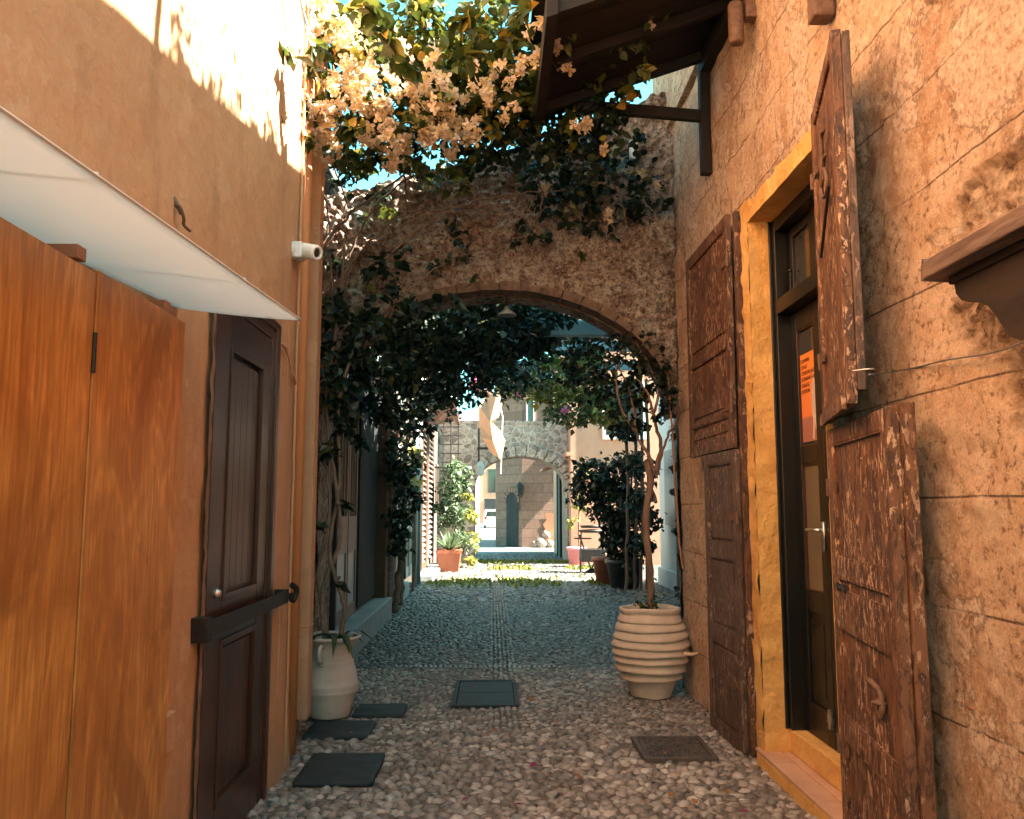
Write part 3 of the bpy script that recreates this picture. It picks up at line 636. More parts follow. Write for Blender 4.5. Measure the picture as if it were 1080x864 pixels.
# ================================================================== LEFT HOUSE
XL = -1.2
lh = thing('orange_house', 'smooth orange plastered house on the left with a dark panelled door', 'house', (XL, 4, 0))
def lw(y, z):
    return (XL+.010*fbm((y*1.3, z*1.3, 3), 3)+.003*fbm((y*6, z*6, 3), 3)+.02*max(0, 1-z/.25), y, z)
D0, D1, DT = 3.62, 4.66, 2.50
ys = list(np.arange(-.5, D0, .06))+[D0]+list(np.arange(D0+.05, D1, .05))+[D1]+list(np.arange(D1+.04, 5.2, .04))+[5.2]
zs = list(np.arange(0, DT, .04))+[DT]+list(np.arange(DT+.05, 7.2, .06))
grid(ys, zs, lw, lambda y, z: not (D0 < y < D1 and z < DT)).build('wall', 'left', lh, smooth=True)
mb = MB().box(-6, -1.23, -4, D0-.02, 0, 7.1).box(-6, -1.202, D1+.3, 5.2, 0, 7.1).box(-6, -1.23, D1+.02, D1+.3, 0, 7.1).box(-6, -1.32, 5.2, 5.62, 0, 7.1).box(-6, -1.23, D0-.02, D1+.02, DT+.02, 7.1).box(-6, -1.5, D0-.02, D1+.02, 0, DT+.02).box(-1.23, -1.2, -4, -.5, 0, 7.1)
mb.build('masonry', 'left', lh)
MB().tube([(-1.248, 5.48, -.01), (-1.248, 5.48, 7.2)], .038, 20).build('downpipe', simple('orange_pipe', (.62, .29, .12), (.68, .34, .15), 3, .5, .2, .002, 20), lh, smooth=True)
MB().box(-1.42, -1.213, 5.80, 5.93, .13, 7.2).box(-1.425, -1.208, 5.795, 5.935, .72, .735).build('pipe_casing', 'left', lh, bevel=.006)
# door
fr = MB().box(-1.27, -1.185, D0, D0+.06, 0, DT).box(-1.27, -1.185, D1-.11, D1, 0, DT).box(-1.27, -1.187, D0+.06, D1-.11, DT-.09, DT)
fr.box(-1.2, -1.172, D1-.055, D1+.005, 0, DT+.005).box(-1.2, -1.170, D0+.0, D1-.056, DT-.035, DT+.008)
fr.build('door_frame', 'darkwood', lh, bevel=.005)
ya, yb = D0+.065, D1-.115
db = MB().box(-1.245, -1.19, ya, ya+.16, .02, DT-.095).box(-1.245, -1.19, yb-.14, yb, .02, DT-.095)
for z0, z1 in ((.02, .22), (.93, 1.10), (2.24, DT-.095)): db.box(-1.244, -1.191, ya+.16, yb-.14, z0, z1)
dl = db.build('door_leaf', 'darkwood', lh, bevel=.004)
for z0, z1 in ((.22, .93), (1.10, 2.24)):
    p = MB().box(-1.235, -1.215, ya+.16, yb-.14, z0, z1)
    y0, y1 = ya+.16, yb-.14
    for (a, b, c, d) in ((y0, y0+.028, z0, z1), (y1-.028, y1, z0, z1), (y0+.028, y1-.028, z0, z0+.028), (y0+.028, y1-.028, z1-.028, z1)): p.box(-1.216, -1.183, a, b, c, d)
    k = 5
    for i in range(k):
        w_ = (y1-y0-.09)/k; p.box(-1.216, -1.203, y0+.045+i*w_, y0+.045+(i+1)*w_-.0015, z0+.045, z1-.045)
    p.build('panel', 'darkwood', dl, bevel=.003)
MB().lathe([(0, 0), (.03, 0), (.032, .012), (.02, .03), (0, .034)], (0, 0, 0), 16).build('tmp', 'steel')
kn = bpy.data.objects['tmp']; kn.name = 'knob'; kn.parent = dl; kn.location = Vector((-1.19, 3.75, 1.14))-parent_world(dl); kn.rotation_euler = (0, PI/2, 0); kn.scale = (.7, .7, .8)
# chipped pale reveal beside the door
gq = grid(L(3.555, 3.63, 5), L(0, DT, 90), lambda y, z: (-1.18+.006*fbm((y*20, z*12, 0), 3)-.03*(y > 3.61), y+.014*fbm((z*5, 7, 0), 4)*(y < 3.57), z))
gq.build('reveal', 'oldwood', lh)
# iron bar
bar = MB().obox((-1.145, 3.52, .985), (0, 1.31, .0), (.012, 0, 0), (0, 0, .068)).build('lock_bar', 'iron', lh, bevel=.002)
MB().box(-1.20, -1.13, 3.48, 3.55, .972, 1.07).build('lock_bracket', 'iron', lh, bevel=.006)
MB().box(-1.20, -1.13, 4.80, 4.84, .99, 1.06).tube(curve([(-1.12, 4.86, 1.08), (-1.10, 4.90, 1.05), (-1.12, 4.90, .99), (-1.13, 4.88, 1.03)], 5), .017).build('lock_bracket', 'iron', lh, smooth=False)
MB().obox((-1.2, 3.0, .62), (0, .3, 0), (.03, 0, 0), (0, 0, .14)).build('cover_plate', 'left', lh, bevel=.006)
# bracket stub, cable, thin conduit
tag(MB().tube(curve([(-1.2, 3.12, 2.63), (-1.17, 3.10, 2.62), (-1.165, 3.13, 2.585), (-1.175, 3.16, 2.57), (-1.16, 3.19, 2.555)], 5), .006).tube([(-1.2, 3.11, 2.66), (-1.17, 3.12, 2.60)], .009).build('wall_hook', 'rust', smooth=True), 'rusty hook stub sticking out of the left wall above the awning', 'hook')
tag(MB().tube(curve([atX(138, 213, -1.188), atX(160, 228, -1.188), atX(190, 252, -1.188), atX(215, 268, -1.188), atX(228, 280, -1.188), atX(228, 295, -1.188)], 10, .003), .006).build('cable', 'left', smooth=True), 'painted cable running along the left wall just above the awning', 'cable')
tag(MB().tube(curve([(-1.185, 5.10, 0.0), (-1.185, 5.10, .9), (-1.185, 5.10, 1.7), (-1.185, 5.10, 2.6), (-1.185, 5.10, 3.5), (-1.185, 5.10, 5.4)], 8, .002), .008).tube(curve([(-1.185, 5.10, 2.25), (-1.185, 5.0, 2.30), (-1.185, 4.85, 2.40), (-1.185, 4.72, 2.42)], 6, .003), .008).build('cable', 'left', smooth=True), 'painted cable clipped beside the round orange downpipe', 'cable')
cb = []
for k in range(5):
    a = .10+.03*k
    cb += [[(-1.18, 4.0+.08*k, 5.4), (-1.15, 4.25+.06*k, 4.75), (-1.10, 4.62+.02*k, 4.36-.02*k), (-1.08, 4.86, 4.28-.01*k), (-1.12, 4.98, 4.38), (-1.18, 5.02, 4.42)]]
mb = MB()
for q in cb: mb.tube(curve(q, 8, .003), .005, 5)
tag(mb.build('cable_bundle', 'metalgrey', smooth=True), 'loose grey cables looping down the sunlit upper left wall', 'cables')
# security camera
sc_ = thing('security_camera', 'white bullet security camera on the corner of the orange wall', 'security camera', (-1.2, 5.0, 3.03))
MB().lathe([(0, 0), (.055, 0), (.055, .03), (0, .03)], (0, 0, 0), 20).build('tmp', 'white'); kk = bpy.data.objects['tmp']; kk.name = 'base'; kk.parent = sc_; kk.rotation_euler = (0, PI/2, 0); kk.location = (.0, 0, .01)
def cyl_along(name, a, b, prof, m, parent, seg=20):
    a, b = Vector(a), Vector(b); q = (b-a).normalized().to_track_quat('Z', 'Y'); mb = MB().lathe(prof, (0, 0, 0), seg)
    mb.v = [tuple(a+q @ Vector(v)) for v in mb.v]; return mb.build(name, m, parent, smooth=True)
ca, cbv = Vector((-1.16, 5.03, 3.05)), Vector((-1.02, 4.93, 3.0))
hs = cyl_along('housing', ca, cbv, [(0, -.03), (.035, -.03), (.048, 0), (.048, .13), (.040, .15), (.03, .15), (.028, .135), (0, .135)], 'white', sc_)
cyl_along('lens', ca, cbv, [(.0275, .13), (.0275, .139), (.015, .142), (0, .143)], 'glass', hs)
MB().obox((-1.19, 4.95, 2.985), (.05, 0, 0), (0, .11, 0), (0, 0, .10)).build('mount', 'white', sc_, bevel=.01)
# plywood panels with battens
ply = thing('plywood_screen', 'orange varnished plywood screen of two tall panels against the left wall', 'screen', (-1.0, 2.0, 0))
MB().box(-1.0, -.98, .2, 2.076, .02, 2.078).build('panel', 'ply', ply, bevel=.002)['label'] = 'nearest wide plywood panel'
MB().box(-1.0, -.978, 2.083, 2.68, .02, 2.088).build('panel', 'ply', ply, bevel=.002)['label'] = 'farther narrow plywood panel'
MB().tube([(-.977, 2.08, 1.83), (-.977, 2.08, 1.93)], .006).build('hinge', 'iron', ply)
for y in (.25, 2.62): MB().box(-1.19, -1.0, y, y+.04, .02, 2.05).build('side_rail', 'batten', ply, bevel=.002)
for y in (1.2, 1.985, 2.53): MB().box(-1.19, -.985, y, y+.045, 2.092, 2.125).build('batten', 'batten', ply, bevel=.002)
# awning: thin translucent sheet with a raised lip
aw = thing('awning', 'white translucent awning sheet resting above the plywood screen', 'awning', (-1.0, 2.2, 2.2))
def aws(x, y, o=0):
    t = (y+.4)/3.6; e = (x+1.2)/.45
    return (x, y, 2.087+(y-1.2)*.0625+.045*(1-e)-.006*math.sin(y*4.2)*e*(1-e)*4-.012*max(0, 1-abs(y-2.3)/.12)*(1-e)+o)
g1 = grid(L(-1.2, -.735, 14), L(-.4, 3.2, 70), lambda x, y: aws(x-.05*max(0, (y-2.9)/.3)*0, y))
so = g1.build('sheet', 'awning', aw, smooth=True); sm = so.modifiers.new('Solidify', 'SOLIDIFY'); sm.thickness = .006; sm.offset = 1
MB().tube([aws(-.735, y, .006) for y in L(-.4, 3.2, 40)]+[aws(x, 3.2, .006) for x in L(-.735, -1.18, 8)], .0035, 8).build('edge_trim', 'white', aw, smooth=True)
for y in (1.55, 2.5): MB().tube([aws(x, y, .014) for x in L(-1.19, -.74, 8)], .004).build('rib', 'white', aw, smooth=True)
# ================================================================== ARCH
arch = thing('stone_arch', 'near rough rubble archway spanning the lane between the houses', 'archway', (0, 7.3, 0))
AX, AA, AB, AS, AY, AT = .05, 1.545, 1.12, 2.31, 7.3, .62
def arc_z(x):
    t = (x-AX)/AA; return AS+AB*math.sqrt(max(0, 1-t*t)) if abs(t) < 1 else 0
def top_z(x):
    q = np.interp(x, [-3, -1.51, -.9, -.346, .2, .672, 1.2, 1.708, 2.2], [4.3, 4.27, 4.40, 4.56, 4.72, 4.93, 5.10, 5.34, 5.4])
    return float(q)+.07*fbm((x*3, 0, 1), 4)
xs = sorted(list(L(-3, AX-AA, 40))+[AX+AA*math.sin(q) for q in L(-PI/2+.002, PI/2-.002, 190)]+list(L(AX+AA, 1.75, 6)))
NV = 130
def af(x, v, back=0):
    lo = arc_z(x); hi = top_z(x); t = v; z = lo+(hi-lo)*t
    d = .06*fbm((x*2.2, z*2.2, 2+back), 4)+.06*abs(fbm((x*9, z*9, 5+back), 4))+.045*fbm((x*20, z*20, 8), 3)+.05*max(0, fbm((x*6, z*6, 21), 3)-.25)
    e = min(1, (z-lo)/.12)
    if back and x > AX: x = AX+(x-AX)*1.105
    return (x, (AY if not back else AY+AT)-(d*e)*(1 if not back else -1)+.05*(t > .97), z)
xs = [x for i, x in enumerate(xs) if i == 0 or x-xs[i-1] > 1e-4]
f1 = grid(xs, L(0, 1, NV), af)
f2 = grid(xs, L(0, 1, 40), lambda x, v: af(x, v, 1)); f2.f = [f[::-1] for f in f2.f]
f1.add(f2.v, f2.f)
tp = grid(xs, L(0, 1, 9), lambda x, v: (x, AY+.04+(AT-.08)*v, top_z(x)-.01+.05*fbm((x*5, v*4, 3), 3))); f1.add(tp.v, tp.f)
f1.build('masonry', 'rubble', arch, smooth=True)
# soffit
th = L(0, PI, 90)
def sf(a, v):
    x = AX-AA*math.cos(a); z = AS+AB*math.sin(a); d = .012*fbm((a*12, v*6, 3), 4)
    return (x, AY+.01+v*(AT-.02), z-d)
sgr = grid(th, L(0, 1, 16), sf)
for sx, s_ in ((AX-AA, 1), (AX+AA, -1)):
    gq = grid(L(0, 1, 12), L(0, AS, 60), lambda v, z: (sx+s_*(.012-(.16*v if s_ < 0 else 0)+.02*fbm((z*3, v*3, 2), 3)), AY+.01+v*(AT-.02), z)); sgr.add(gq.v, gq.f)
sgr.build('soffit', 'rubble', arch, smooth=True)
# voussoir ring, 30 thin stones
for k in range(26):
    a0, a1 = PI*(k+.04)/26, PI*(k+.96)/26
    def ap(a, r, y): return (AX-(AA+r)*math.cos(a), y, AS+(AB+r)*math.sin(a))
    j = random.uniform(-.008, .008); j2 = random.uniform(0, .025)
    poly = [ap(a0, -.012+j, AY-.012), ap(a1, -.012+j, AY-.012), ap(a1, .03+j2, AY-.012), ap(a0, .03+j2, AY-.012)]
    MB().prism(poly, (0, .25, 0)).build('voussoir', simple('voussoir_stone', (.11, .065, .045), (.27, .17, .12), 12, .9, 1., .02, 40) if k == 0 else bpy.data.materials['voussoir_stone'], arch, bevel=.012)
tag(MB().tube(curve([(1.50, 7.22, 2.62), (1.52, 7.2, 2.2), (1.535, 7.2, 1.7), (1.56, 7.18, 1.2), (1.58, 7.17, 1.0)], 8, .003), .009).build('hose', 'batten', smooth=True), 'thin pinkish hose hanging down the right edge of the archway', 'hose')
# lamp hung under the arch
al = thing('pendant_lamp', 'small glass pendant lamp hanging under the crown of the near arch', 'lamp', (.12, 7.6, 3.2))
MB().tube([(.12, 7.6, 3.42), (.12, 7.6, 3.33)], .006).build('cord', 'iron', al)
MB().lathe([(0, .0), (.02, 0), (.03, -.03), (.09, -.08), (.085, -.085), (.02, -.04)], (.12, 7.6, 3.33), 20).build('shade', 'metalgrey', al, smooth=True)
mv = thing('small_lamp', 'small white lamp fixed among the vines on the right of the arch', 'lamp', at(668, 160, 7.2))
p = at(668, 160, 7.2)
MB().lathe([(0, .1), (.03, .1), (.04, .08), (.035, -.08), (0, -.1)], p, 14).build('lamp_body', 'white', mv, smooth=True)
MB().tube([p+Vector((0, 0, .1)), p+Vector((.08, .1, .2))], .008).build('mount', 'iron', mv)
# ================================================================== GROUND COVERS
def cover(name, x0, x1, y0, y1, m, label, mode, z=.03):
    t = thing(name, label, 'ground cover', ((x0+x1)/2, (y0+y1)/2, 0))
    if mode == 'slab':
        g_ = grid(L(x0, x1, 24), L(y0, y1, 24), lambda x, y: (x+.006*fbm((y*9, 0, 1), 3), y+.006*fbm((x*9, 4, 1), 3), z+.004*fbm((x*8, y*8, 2), 3)))
        o = g_.build('slab', m, t, smooth=True); s_ = o.modifiers.new('Solidify', 'SOLIDIFY'); s_.thickness = .04; s_.offset = -1
    elif mode == 'frame':
        e = .03; MB().box(x0, x1, y0, y0+e, -.01, z).box(x0, x1, y1-e, y1, -.01, z).box(x0, x0+e, y0+e, y1-e, -.01, z).box(x1-e, x1, y0+e, y1-e, -.01, z).build('frame', m, t, bevel=.003)
        n_ = 2 if m == 'slate2' else 1
        for i in range(n_):
            a = y0+e+.006+i*(y1-y0-2*e)/n_; b = y0+e+(i+1)*(y1-y0-2*e)/n_-.006
            lid = MB().box(x0+e+.006, x1-e-.006, a, b, -.01, z-.006).build('lid', m, t, bevel=.003)
            if m == 'grate':
                q = MB()
                for ii in range(11):
                    for jj in range(8):
                        xx = x0+e+.022+ii*(x1-x0-2*e-.03)/11; yy = a+.02+jj*(b-a-.02)/8
                        if (ii+jj) % 2: q.box(xx, xx+.032, yy+.008, yy+.018, z-.007, z+.001)
                        else: q.box(xx+.01, xx+.02, yy, yy+.034, z-.007, z+.001)
                o_ = q.build('tread', m, lid); o_['kind'] = 'stuff'
cover('stone_slab', *COVERS[0], 'slate', 'dark green slate slab nearest the camera in the pebbles', 'slab', .035)
cover('stone_slab', *COVERS[1], 'slate', 'dark slate slab under the ivory pot', 'slab', .03)
cover('stone_slab', *COVERS[2], 'slate2', 'grey slate slab just behind the ivory pot', 'slab', .028)
cover('manhole_cover', *COVERS[3], 'slate2', 'grey two-part steel manhole cover in the middle of the lane', 'frame', .03)
cover('manhole_cover', *COVERS[4], 'grate', 'rusty treaded iron cover near the right wall', 'frame', .035)
# ================================================================== POTS
pr_ = thing('striped_pot', 'pale terracotta pot with spiral ridges beside the right wall', 'pot', (1.27, 7.02, 0))
prof = [(0, .02), (.155, .02), (.16, .03), (.20, .14)]
zz_ = [.17, .235, .30, .36, .42, .485, .55, .61]; rr_ = [.25, .285, .30, .312, .315, .305, .287, .262]
for z, r in zip(zz_, rr_):
    prof += [(r-.028, z-.012), (r-.004, z-.006), (r, z+.004), (r-.006, z+.016), (r-.024, z+.045)]
prof += [(.225, .665), (.235, .675), (.25, .70), (.245, .715), (.225, .715), (.21, .70), (.215, .64), (.2, .6)]
MB().lathe(prof, (1.27, 7.02, 0), 72, .012).build('body', 'clay', pr_, smooth=True)
MB().lathe([(0, .635), (.21, .632)], (1.27, 7.02, 0), 20).build('soil', 'soil', pr_)
MB().tube(curve([(1.50, 6.83, .375), (1.56, 6.80, .375), (1.615, 6.82, .385)], 6), taper(13, .018, .006)).build('lip', 'clay', pr_, smooth=True)
pl_ = thing('amphora_pot', 'ivory stoneware jar with small handles beside the orange downpipe', 'pot', (-1.17, 6.36, 0))
prof = [(0, .03), (.135, .03), (.145, .04), (.165, .12), (.185, .17), (.197, .2), (.200, .205), (.203, .215), (.197, .225), (.2025, .235), (.2, .245), (.2025, .255), (.197, .265), (.19, .30), (.18, .36), (.165, .41), (.166, .418), (.158, .425), (.16, .435), (.155, .45), (.155, .50), (.165, .54), (.19, .565), (.212, .575), (.216, .585), (.21, .595), (.195, .59), (.17, .57), (.15, .52)]
MB().lathe(prof, (-1.17, 6.36, 0), 64, .003).build('body', 'clay_grey', pl_, smooth=True)
MB().lathe([(0, .545), (.16, .54)], (-1.17, 6.36, 0), 20).build('soil', 'soil', pl_)
for q in (-1.75, 1.3):
    d = Vector((math.cos(q), math.sin(q), 0)); c = Vector((-1.17, 6.36, 0))
    MB().tube(curve([c+d*.155+zz*.53, c+d*.20+zz*.535, c+d*.225+zz*.50, c+d*.215+zz*.45, c+d*.17+zz*.42, c+d*.175+zz*.40], 6), .016).build('handle', 'clay_grey', pl_, smooth=True)
for px_, py_, s_ in ((-1.09, 6.22, .045), (-1.2, 6.2, .035), (-1.25, 6.27, .03)):
    q = MB().lathe([(0, -.5), (.6, -.45), (1, 0), (.7, .45), (0, .6)], (0, 0, 0), 12, .2); q.v = [(px_+a*s_*1.2, py_+b*s_, .565+c*s_*.6) for a, b, c in q.v]
    tag(q.build('stone', 'pebble', smooth=True), 'smooth stone laid on the soil of the ivory jar', 'stone', 'stones on the soil of the ivory jar')
# ================================================================== BOUGAINVILLEA (left, roots in the ivory jar)
bg = thing('bougainvillea', 'big bougainvillea with peach blossoms climbing from the ivory jar over the arch', 'climbing plant', (-1.17, 6.36, .55))
mb = MB()
def stem(pts, r0, r1, jit=.006, n=10, seg=7):
    c = curve(pts, n, jit); mb.tube(c, taper(len(c), r0, r1), seg)
stem([(-1.20, 6.33, .5), (-1.24, 6.36, .9), (-1.13, 6.40, 1.3), (-1.20, 6.45, 1.8), (-1.28, 6.5, 2.4), (-1.22, 6.6, 3.0), (-1.2, 6.7, 3.6)], .017, .012)
stem([(-1.12, 6.34, .5), (-1.08, 6.34, .8), (-1.20, 6.38, 1.2), (-1.15, 6.45, 1.7), (-1.18, 6.5, 2.3), (-1.05, 6.6, 2.9)], .020, .011)
stem([(-1.16, 6.36, .5), (-1.28, 6.38, 1.0), (-1.21, 6.42, 1.5), (-1.30, 6.5, 2.1), (-1.25, 6.6, 2.8), (-1.3, 6.6, 3.5)], .013, .009)
TW = [[(350, 400), (345, 330), (340, 270), (360, 220), (345, 150)], [(340, 270), (370, 225), (420, 185), (450, 150), (470, 100)],
      [(365, 330), (370, 270), (385, 225), (430, 190), (500, 175), (520, 140)], [(385, 340), (400, 290), (440, 245), (490, 215), (545, 205), (595, 200)],
      [(355, 350), (365, 290), (395, 250), (430, 225), (470, 222), (540, 225)], [(430, 225), (425, 190), (425, 170), (440, 150)],
      [(345, 340), (335, 290), (345, 240), (330, 180), (310, 140)], [(440, 165), (500, 120), (560, 110), (620, 70), (690, 10)], [(560, 130), (620, 100), (660, 60), (720, 5)],
      [(330, 160), (300, 140), (275, 155)], [(345, 60), (310, 62), (288, 52), (262, 46)], [(600, 140), (650, 200), (660, 250)], [(580, 60), (640, 30), (700, 8)],
      [(400, 400), (420, 330), (470, 280), (520, 262)], [(560, 160), (570, 210), (560, 260)]]
for q in TW:
    d0 = random.uniform(6.9, 7.1)
    ydep = [np.interp(y, [0, 100, 180, 260, 400], [5.9, 6.2, 6.75, 7.12, 6.9]) for _, y in q]
    stem([at(x+random.uniform(-6, 6), y, d) for (x, y), d in zip(q, ydep)], .012, .004, .012, 8, 6)
mb.build('stem', 'twig', bg, smooth=True)
# leaf clumps: px, py, radius px, depth, count
LIT = [(430, 22, 60, 5.7, 260), (380, 45, 40, 5.8, 110), (345, 25, 32, 5.6, 50), (480, 60, 62, 5.8, 320), (530, 25, 48, 5.7, 170), (410, 110, 42, 6.0, 130), (455, 110, 50, 6.0, 220),
       (505, 110, 55, 6.1, 330), (550, 85, 50, 6.0, 300), (370, 120, 34, 6.0, 70), (360, 165, 26, 6.3, 45), (590, 105, 48, 6.2, 260), (300, 12, 26, 5.4, 26), (355, 75, 22, 5.8, 30), (420, 160, 38, 6.5, 90), (480, 165, 42, 6.5, 150), (355, 95, 32, 6.2, 90), (385, 160, 34, 6.6, 130), (345, 130, 24, 6.3, 50), (415, 60, 50, 6.3, 260), (360, 40, 34, 6.3, 100), (470, 90, 60, 6.4, 300), (540, 45, 50, 6.3, 200), (430, 165, 30, 6.8, 90), (620, 60, 30, 5.7, 60), (660, 70, 26, 5.5, 40)]
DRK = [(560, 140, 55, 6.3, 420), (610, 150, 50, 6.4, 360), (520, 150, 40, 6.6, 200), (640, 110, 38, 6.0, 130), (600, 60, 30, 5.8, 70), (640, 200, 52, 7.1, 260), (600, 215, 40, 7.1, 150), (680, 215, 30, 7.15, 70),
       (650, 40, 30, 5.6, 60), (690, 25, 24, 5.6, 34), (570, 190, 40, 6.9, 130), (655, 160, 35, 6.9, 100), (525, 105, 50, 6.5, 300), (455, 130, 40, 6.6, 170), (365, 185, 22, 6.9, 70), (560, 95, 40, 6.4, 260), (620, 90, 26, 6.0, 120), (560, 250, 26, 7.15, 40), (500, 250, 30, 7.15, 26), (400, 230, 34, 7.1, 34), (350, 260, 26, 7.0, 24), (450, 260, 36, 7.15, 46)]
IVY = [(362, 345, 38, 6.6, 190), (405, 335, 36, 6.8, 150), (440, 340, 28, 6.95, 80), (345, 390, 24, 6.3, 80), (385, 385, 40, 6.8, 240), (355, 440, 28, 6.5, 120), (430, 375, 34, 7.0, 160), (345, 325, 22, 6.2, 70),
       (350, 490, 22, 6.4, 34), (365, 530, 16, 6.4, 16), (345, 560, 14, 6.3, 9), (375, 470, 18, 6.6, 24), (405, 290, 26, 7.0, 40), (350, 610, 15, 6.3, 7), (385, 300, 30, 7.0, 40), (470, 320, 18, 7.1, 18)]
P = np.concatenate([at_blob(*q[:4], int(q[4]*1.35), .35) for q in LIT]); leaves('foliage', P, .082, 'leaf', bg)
P = np.concatenate([at_blob(*q[:4], q[4], .16 if q[3] > 6.8 else .3) for q in DRK]); leaves('foliage', P, .070, 'leaf_shade', bg)
P = np.concatenate([at_blob(*q[:4], q[4], .16) for q in IVY]); leaves('foliage', P, .078, 'leaf_shade', bg)
NR = [(385, 12, 26, 4.6, 16), (430, 35, 30, 4.6, 18), (475, 15, 30, 4.6, 16), (350, 55, 16, 4.6, 7), (500, 50, 26, 4.7, 14), (300, 55, 14, 4.6, 6), (330, 75, 12, 4.6, 5), (415, 70, 24, 4.8, 12), (560, 20, 20, 4.8, 10)]
P = np.concatenate([at_blob(*q[:4], q[4], .12) for q in NR]); leaves('foliage', P, .115, 'leaf', bg)
sp_l = [(268, 50, 14, 4.85, 12), (290, 60, 14, 4.9, 12), (285, 135, 16, 4.9, 10), (305, 45, 14, 5.0, 9), (268, 47, 16, 5.1, 10), (290, 60, 14, 5.1, 7), (315, 70, 16, 5.2, 8), (300, 110, 16, 5.2, 8), (275, 120, 14, 5.1, 5), (310, 150, 18, 5.2, 9), (345, 85, 22, 5.5, 14), (350, 130, 24, 5.7, 16), (620, 262, 18, 7.1, 4), (505, 300, 14, 7.15, 5), (440, 200, 50, 7.1, 26), (640, 395, 10, 7.4, 3)]
P = np.concatenate([at_blob(*q[:4], q[4], .15) for q in sp_l]); leaves('foliage', P, .075, 'leaf', bg)
FL = [(330, 132, 22, 5.5, 60), (347, 160, 14, 5.7, 22), (385, 120, 26, 5.6, 60), (400, 92, 18, 5.5, 34), (440, 88, 16, 5.5, 26), (455, 120, 26, 5.7, 55), (372, 62, 26, 5.5, 60), (355, 18, 24, 5.4, 54), (470, 145, 22, 5.9, 34),
      (350, 100, 22, 5.5, 38), (300, 118, 14, 5.2, 18), (310, 152, 16, 5.3, 26), (590, 40, 14, 5.4, 16), (575, 60, 12, 5.4, 10), (530, 105, 20, 5.7, 26), (620, 10, 8, 5.3, 6), (712, 6, 6, 5.3, 4), (400, 30, 20, 5.4, 24), (270, 118, 10, 5.1, 8), (420, 60, 14, 5.5, 14),
      (565, 25, 12, 5.4, 8), (640, 150, 8, 6.0, 4), (500, 90, 16, 5.6, 14), (390, 155, 16, 6.0, 20), (520, 60, 14, 5.5, 8), (600, 135, 22, 6.0, 9), (690, 18, 6, 5.3, 4), (440, 135, 20, 5.8, 24), (480, 105, 20, 5.6, 26), (410, 140, 20, 5.7, 30), (500, 135, 16, 5.8, 14), (545, 60, 14, 5.5, 12), (460, 70, 12, 5.4, 10), (420, 165, 14, 6.1, 16), (370, 90, 16, 5.4, 26), (595, 55, 12, 5.35, 12), (285, 105, 12, 5.1, 10), (272, 120, 10, 4.95, 12), (300, 130, 12, 5.0, 16), (292, 150, 10, 5.0, 10), (275, 45, 8, 4.95, 6)]
P = np.concatenate([at_blob(q[0], q[1], q[2]*1.15, q[3]-.15, int(q[4]*2.8), .25) for q in FL]); bracts('blossom', P, .036, 'bract', bg)
P = np.concatenate([at_blob(q[0], q[1]+4, q[2]*1.15, q[3]-.2, int(q[4]*.55), .22) for q in FL if q[3] < 6.2]); leaves('foliage', P, .058, 'leaf', bg)
P = np.concatenate([at_blob(q[0], q[1], 18, 7.02, 24, .1) for q in [(620, 190, 0), (650, 175, 0), (600, 230, 0), (640, 225, 0), (580, 165, 0), (690, 190, 0), (560, 205, 0)]]); bracts('blossom', P, .03, 'bract', bg)
# palm-like dark plant in the jar
mb = MB(); V_ = []
for k in range(9):
    q = random.uniform(0, 2*PI); d = Vector((math.cos(q), math.sin(q), 0)); l = random.uniform(.22, .38); s_ = d.cross(zz)*.022; c0 = Vector((-1.12, 6.32, .56))
    pts = [c0+d*l*t+zz*(l*.9*t-l*1.1*t*t) for t in (0, .3, .6, .85, 1)]; ww = [.4, 1, .9, .5, .02]
    mb.add([p+s_*w*e for p, w in zip(pts, ww) for e in (-1, 1)], [(2*i, 2*i+1, 2*i+3, 2*i+2) for i in range(4)])
mb.build('strap_leaf', 'leaf_shade', bg)
# ================================================================== TREE in striped pot
tr = thing('potted_tree', 'slender brown tree rising from the ridged terracotta pot under the arch', 'tree', (1.27, 7.02, .6))
mb = MB()
T0 = [(1.27, 7.02, .6), (1.28, 7.02, 1.0), (1.25, 7.03, 1.4), (1.30, 7.05, 1.72), (1.27, 7.06, 1.9)]
c = curve(T0, 8, .004); mb.tube(c, taper(len(c), .028, .03), 10)
def br(q, r0, r1, Yd=7.1):
    c = curve([at(x, y, Yd+i*.05) for i, (x, y) in enumerate(q)], 8, .006); mb.tube(c, taper(len(c), r0, r1), 8)
br([(690, 500), (684, 480), (672, 460), (668, 430), (660, 400), (640, 375)], .018, .005)
br([(691, 498), (697, 470), (690, 440), (694, 410), (684, 385), (670, 360)], .019, .005)
br([(692, 505), (702, 465), (716, 435), (704, 405), (706, 380)], .013, .004)
br([(692, 530), (686, 515), (678, 508)], .016, .010)
br([(670, 455), (655, 430), (650, 400), (655, 370)], .014, .006)
br([(690, 440), (683, 415), (672, 400)], .014, .006)
mb.build('trunk', 'bark', tr, smooth=True)
CR = [(650, 385, 36, 7.5, 240), (620, 378, 26, 7.7, 120), (610, 405, 22, 7.8, 90), (680, 400, 30, 7.4, 200), (690, 372, 20, 7.5, 110), (640, 420, 24, 7.7, 90), (700, 440, 14, 7.5, 30), (660, 450, 20, 7.6, 60), (595, 395, 20, 7.9, 70), (690, 400, 22, 7.2, 90), (665, 415, 20, 7.3, 80), (672, 370, 26, 7.35, 140), (702, 420, 12, 7.15, 50), (655, 440, 18, 7.3, 70), (680, 440, 16, 7.2, 50), (640, 395, 26, 7.3, 110)]
P = np.concatenate([at_blob(*q[:4], q[4], .3) for q in CR]); leaves('crown', P, .055, 'leaf_shade', tr)
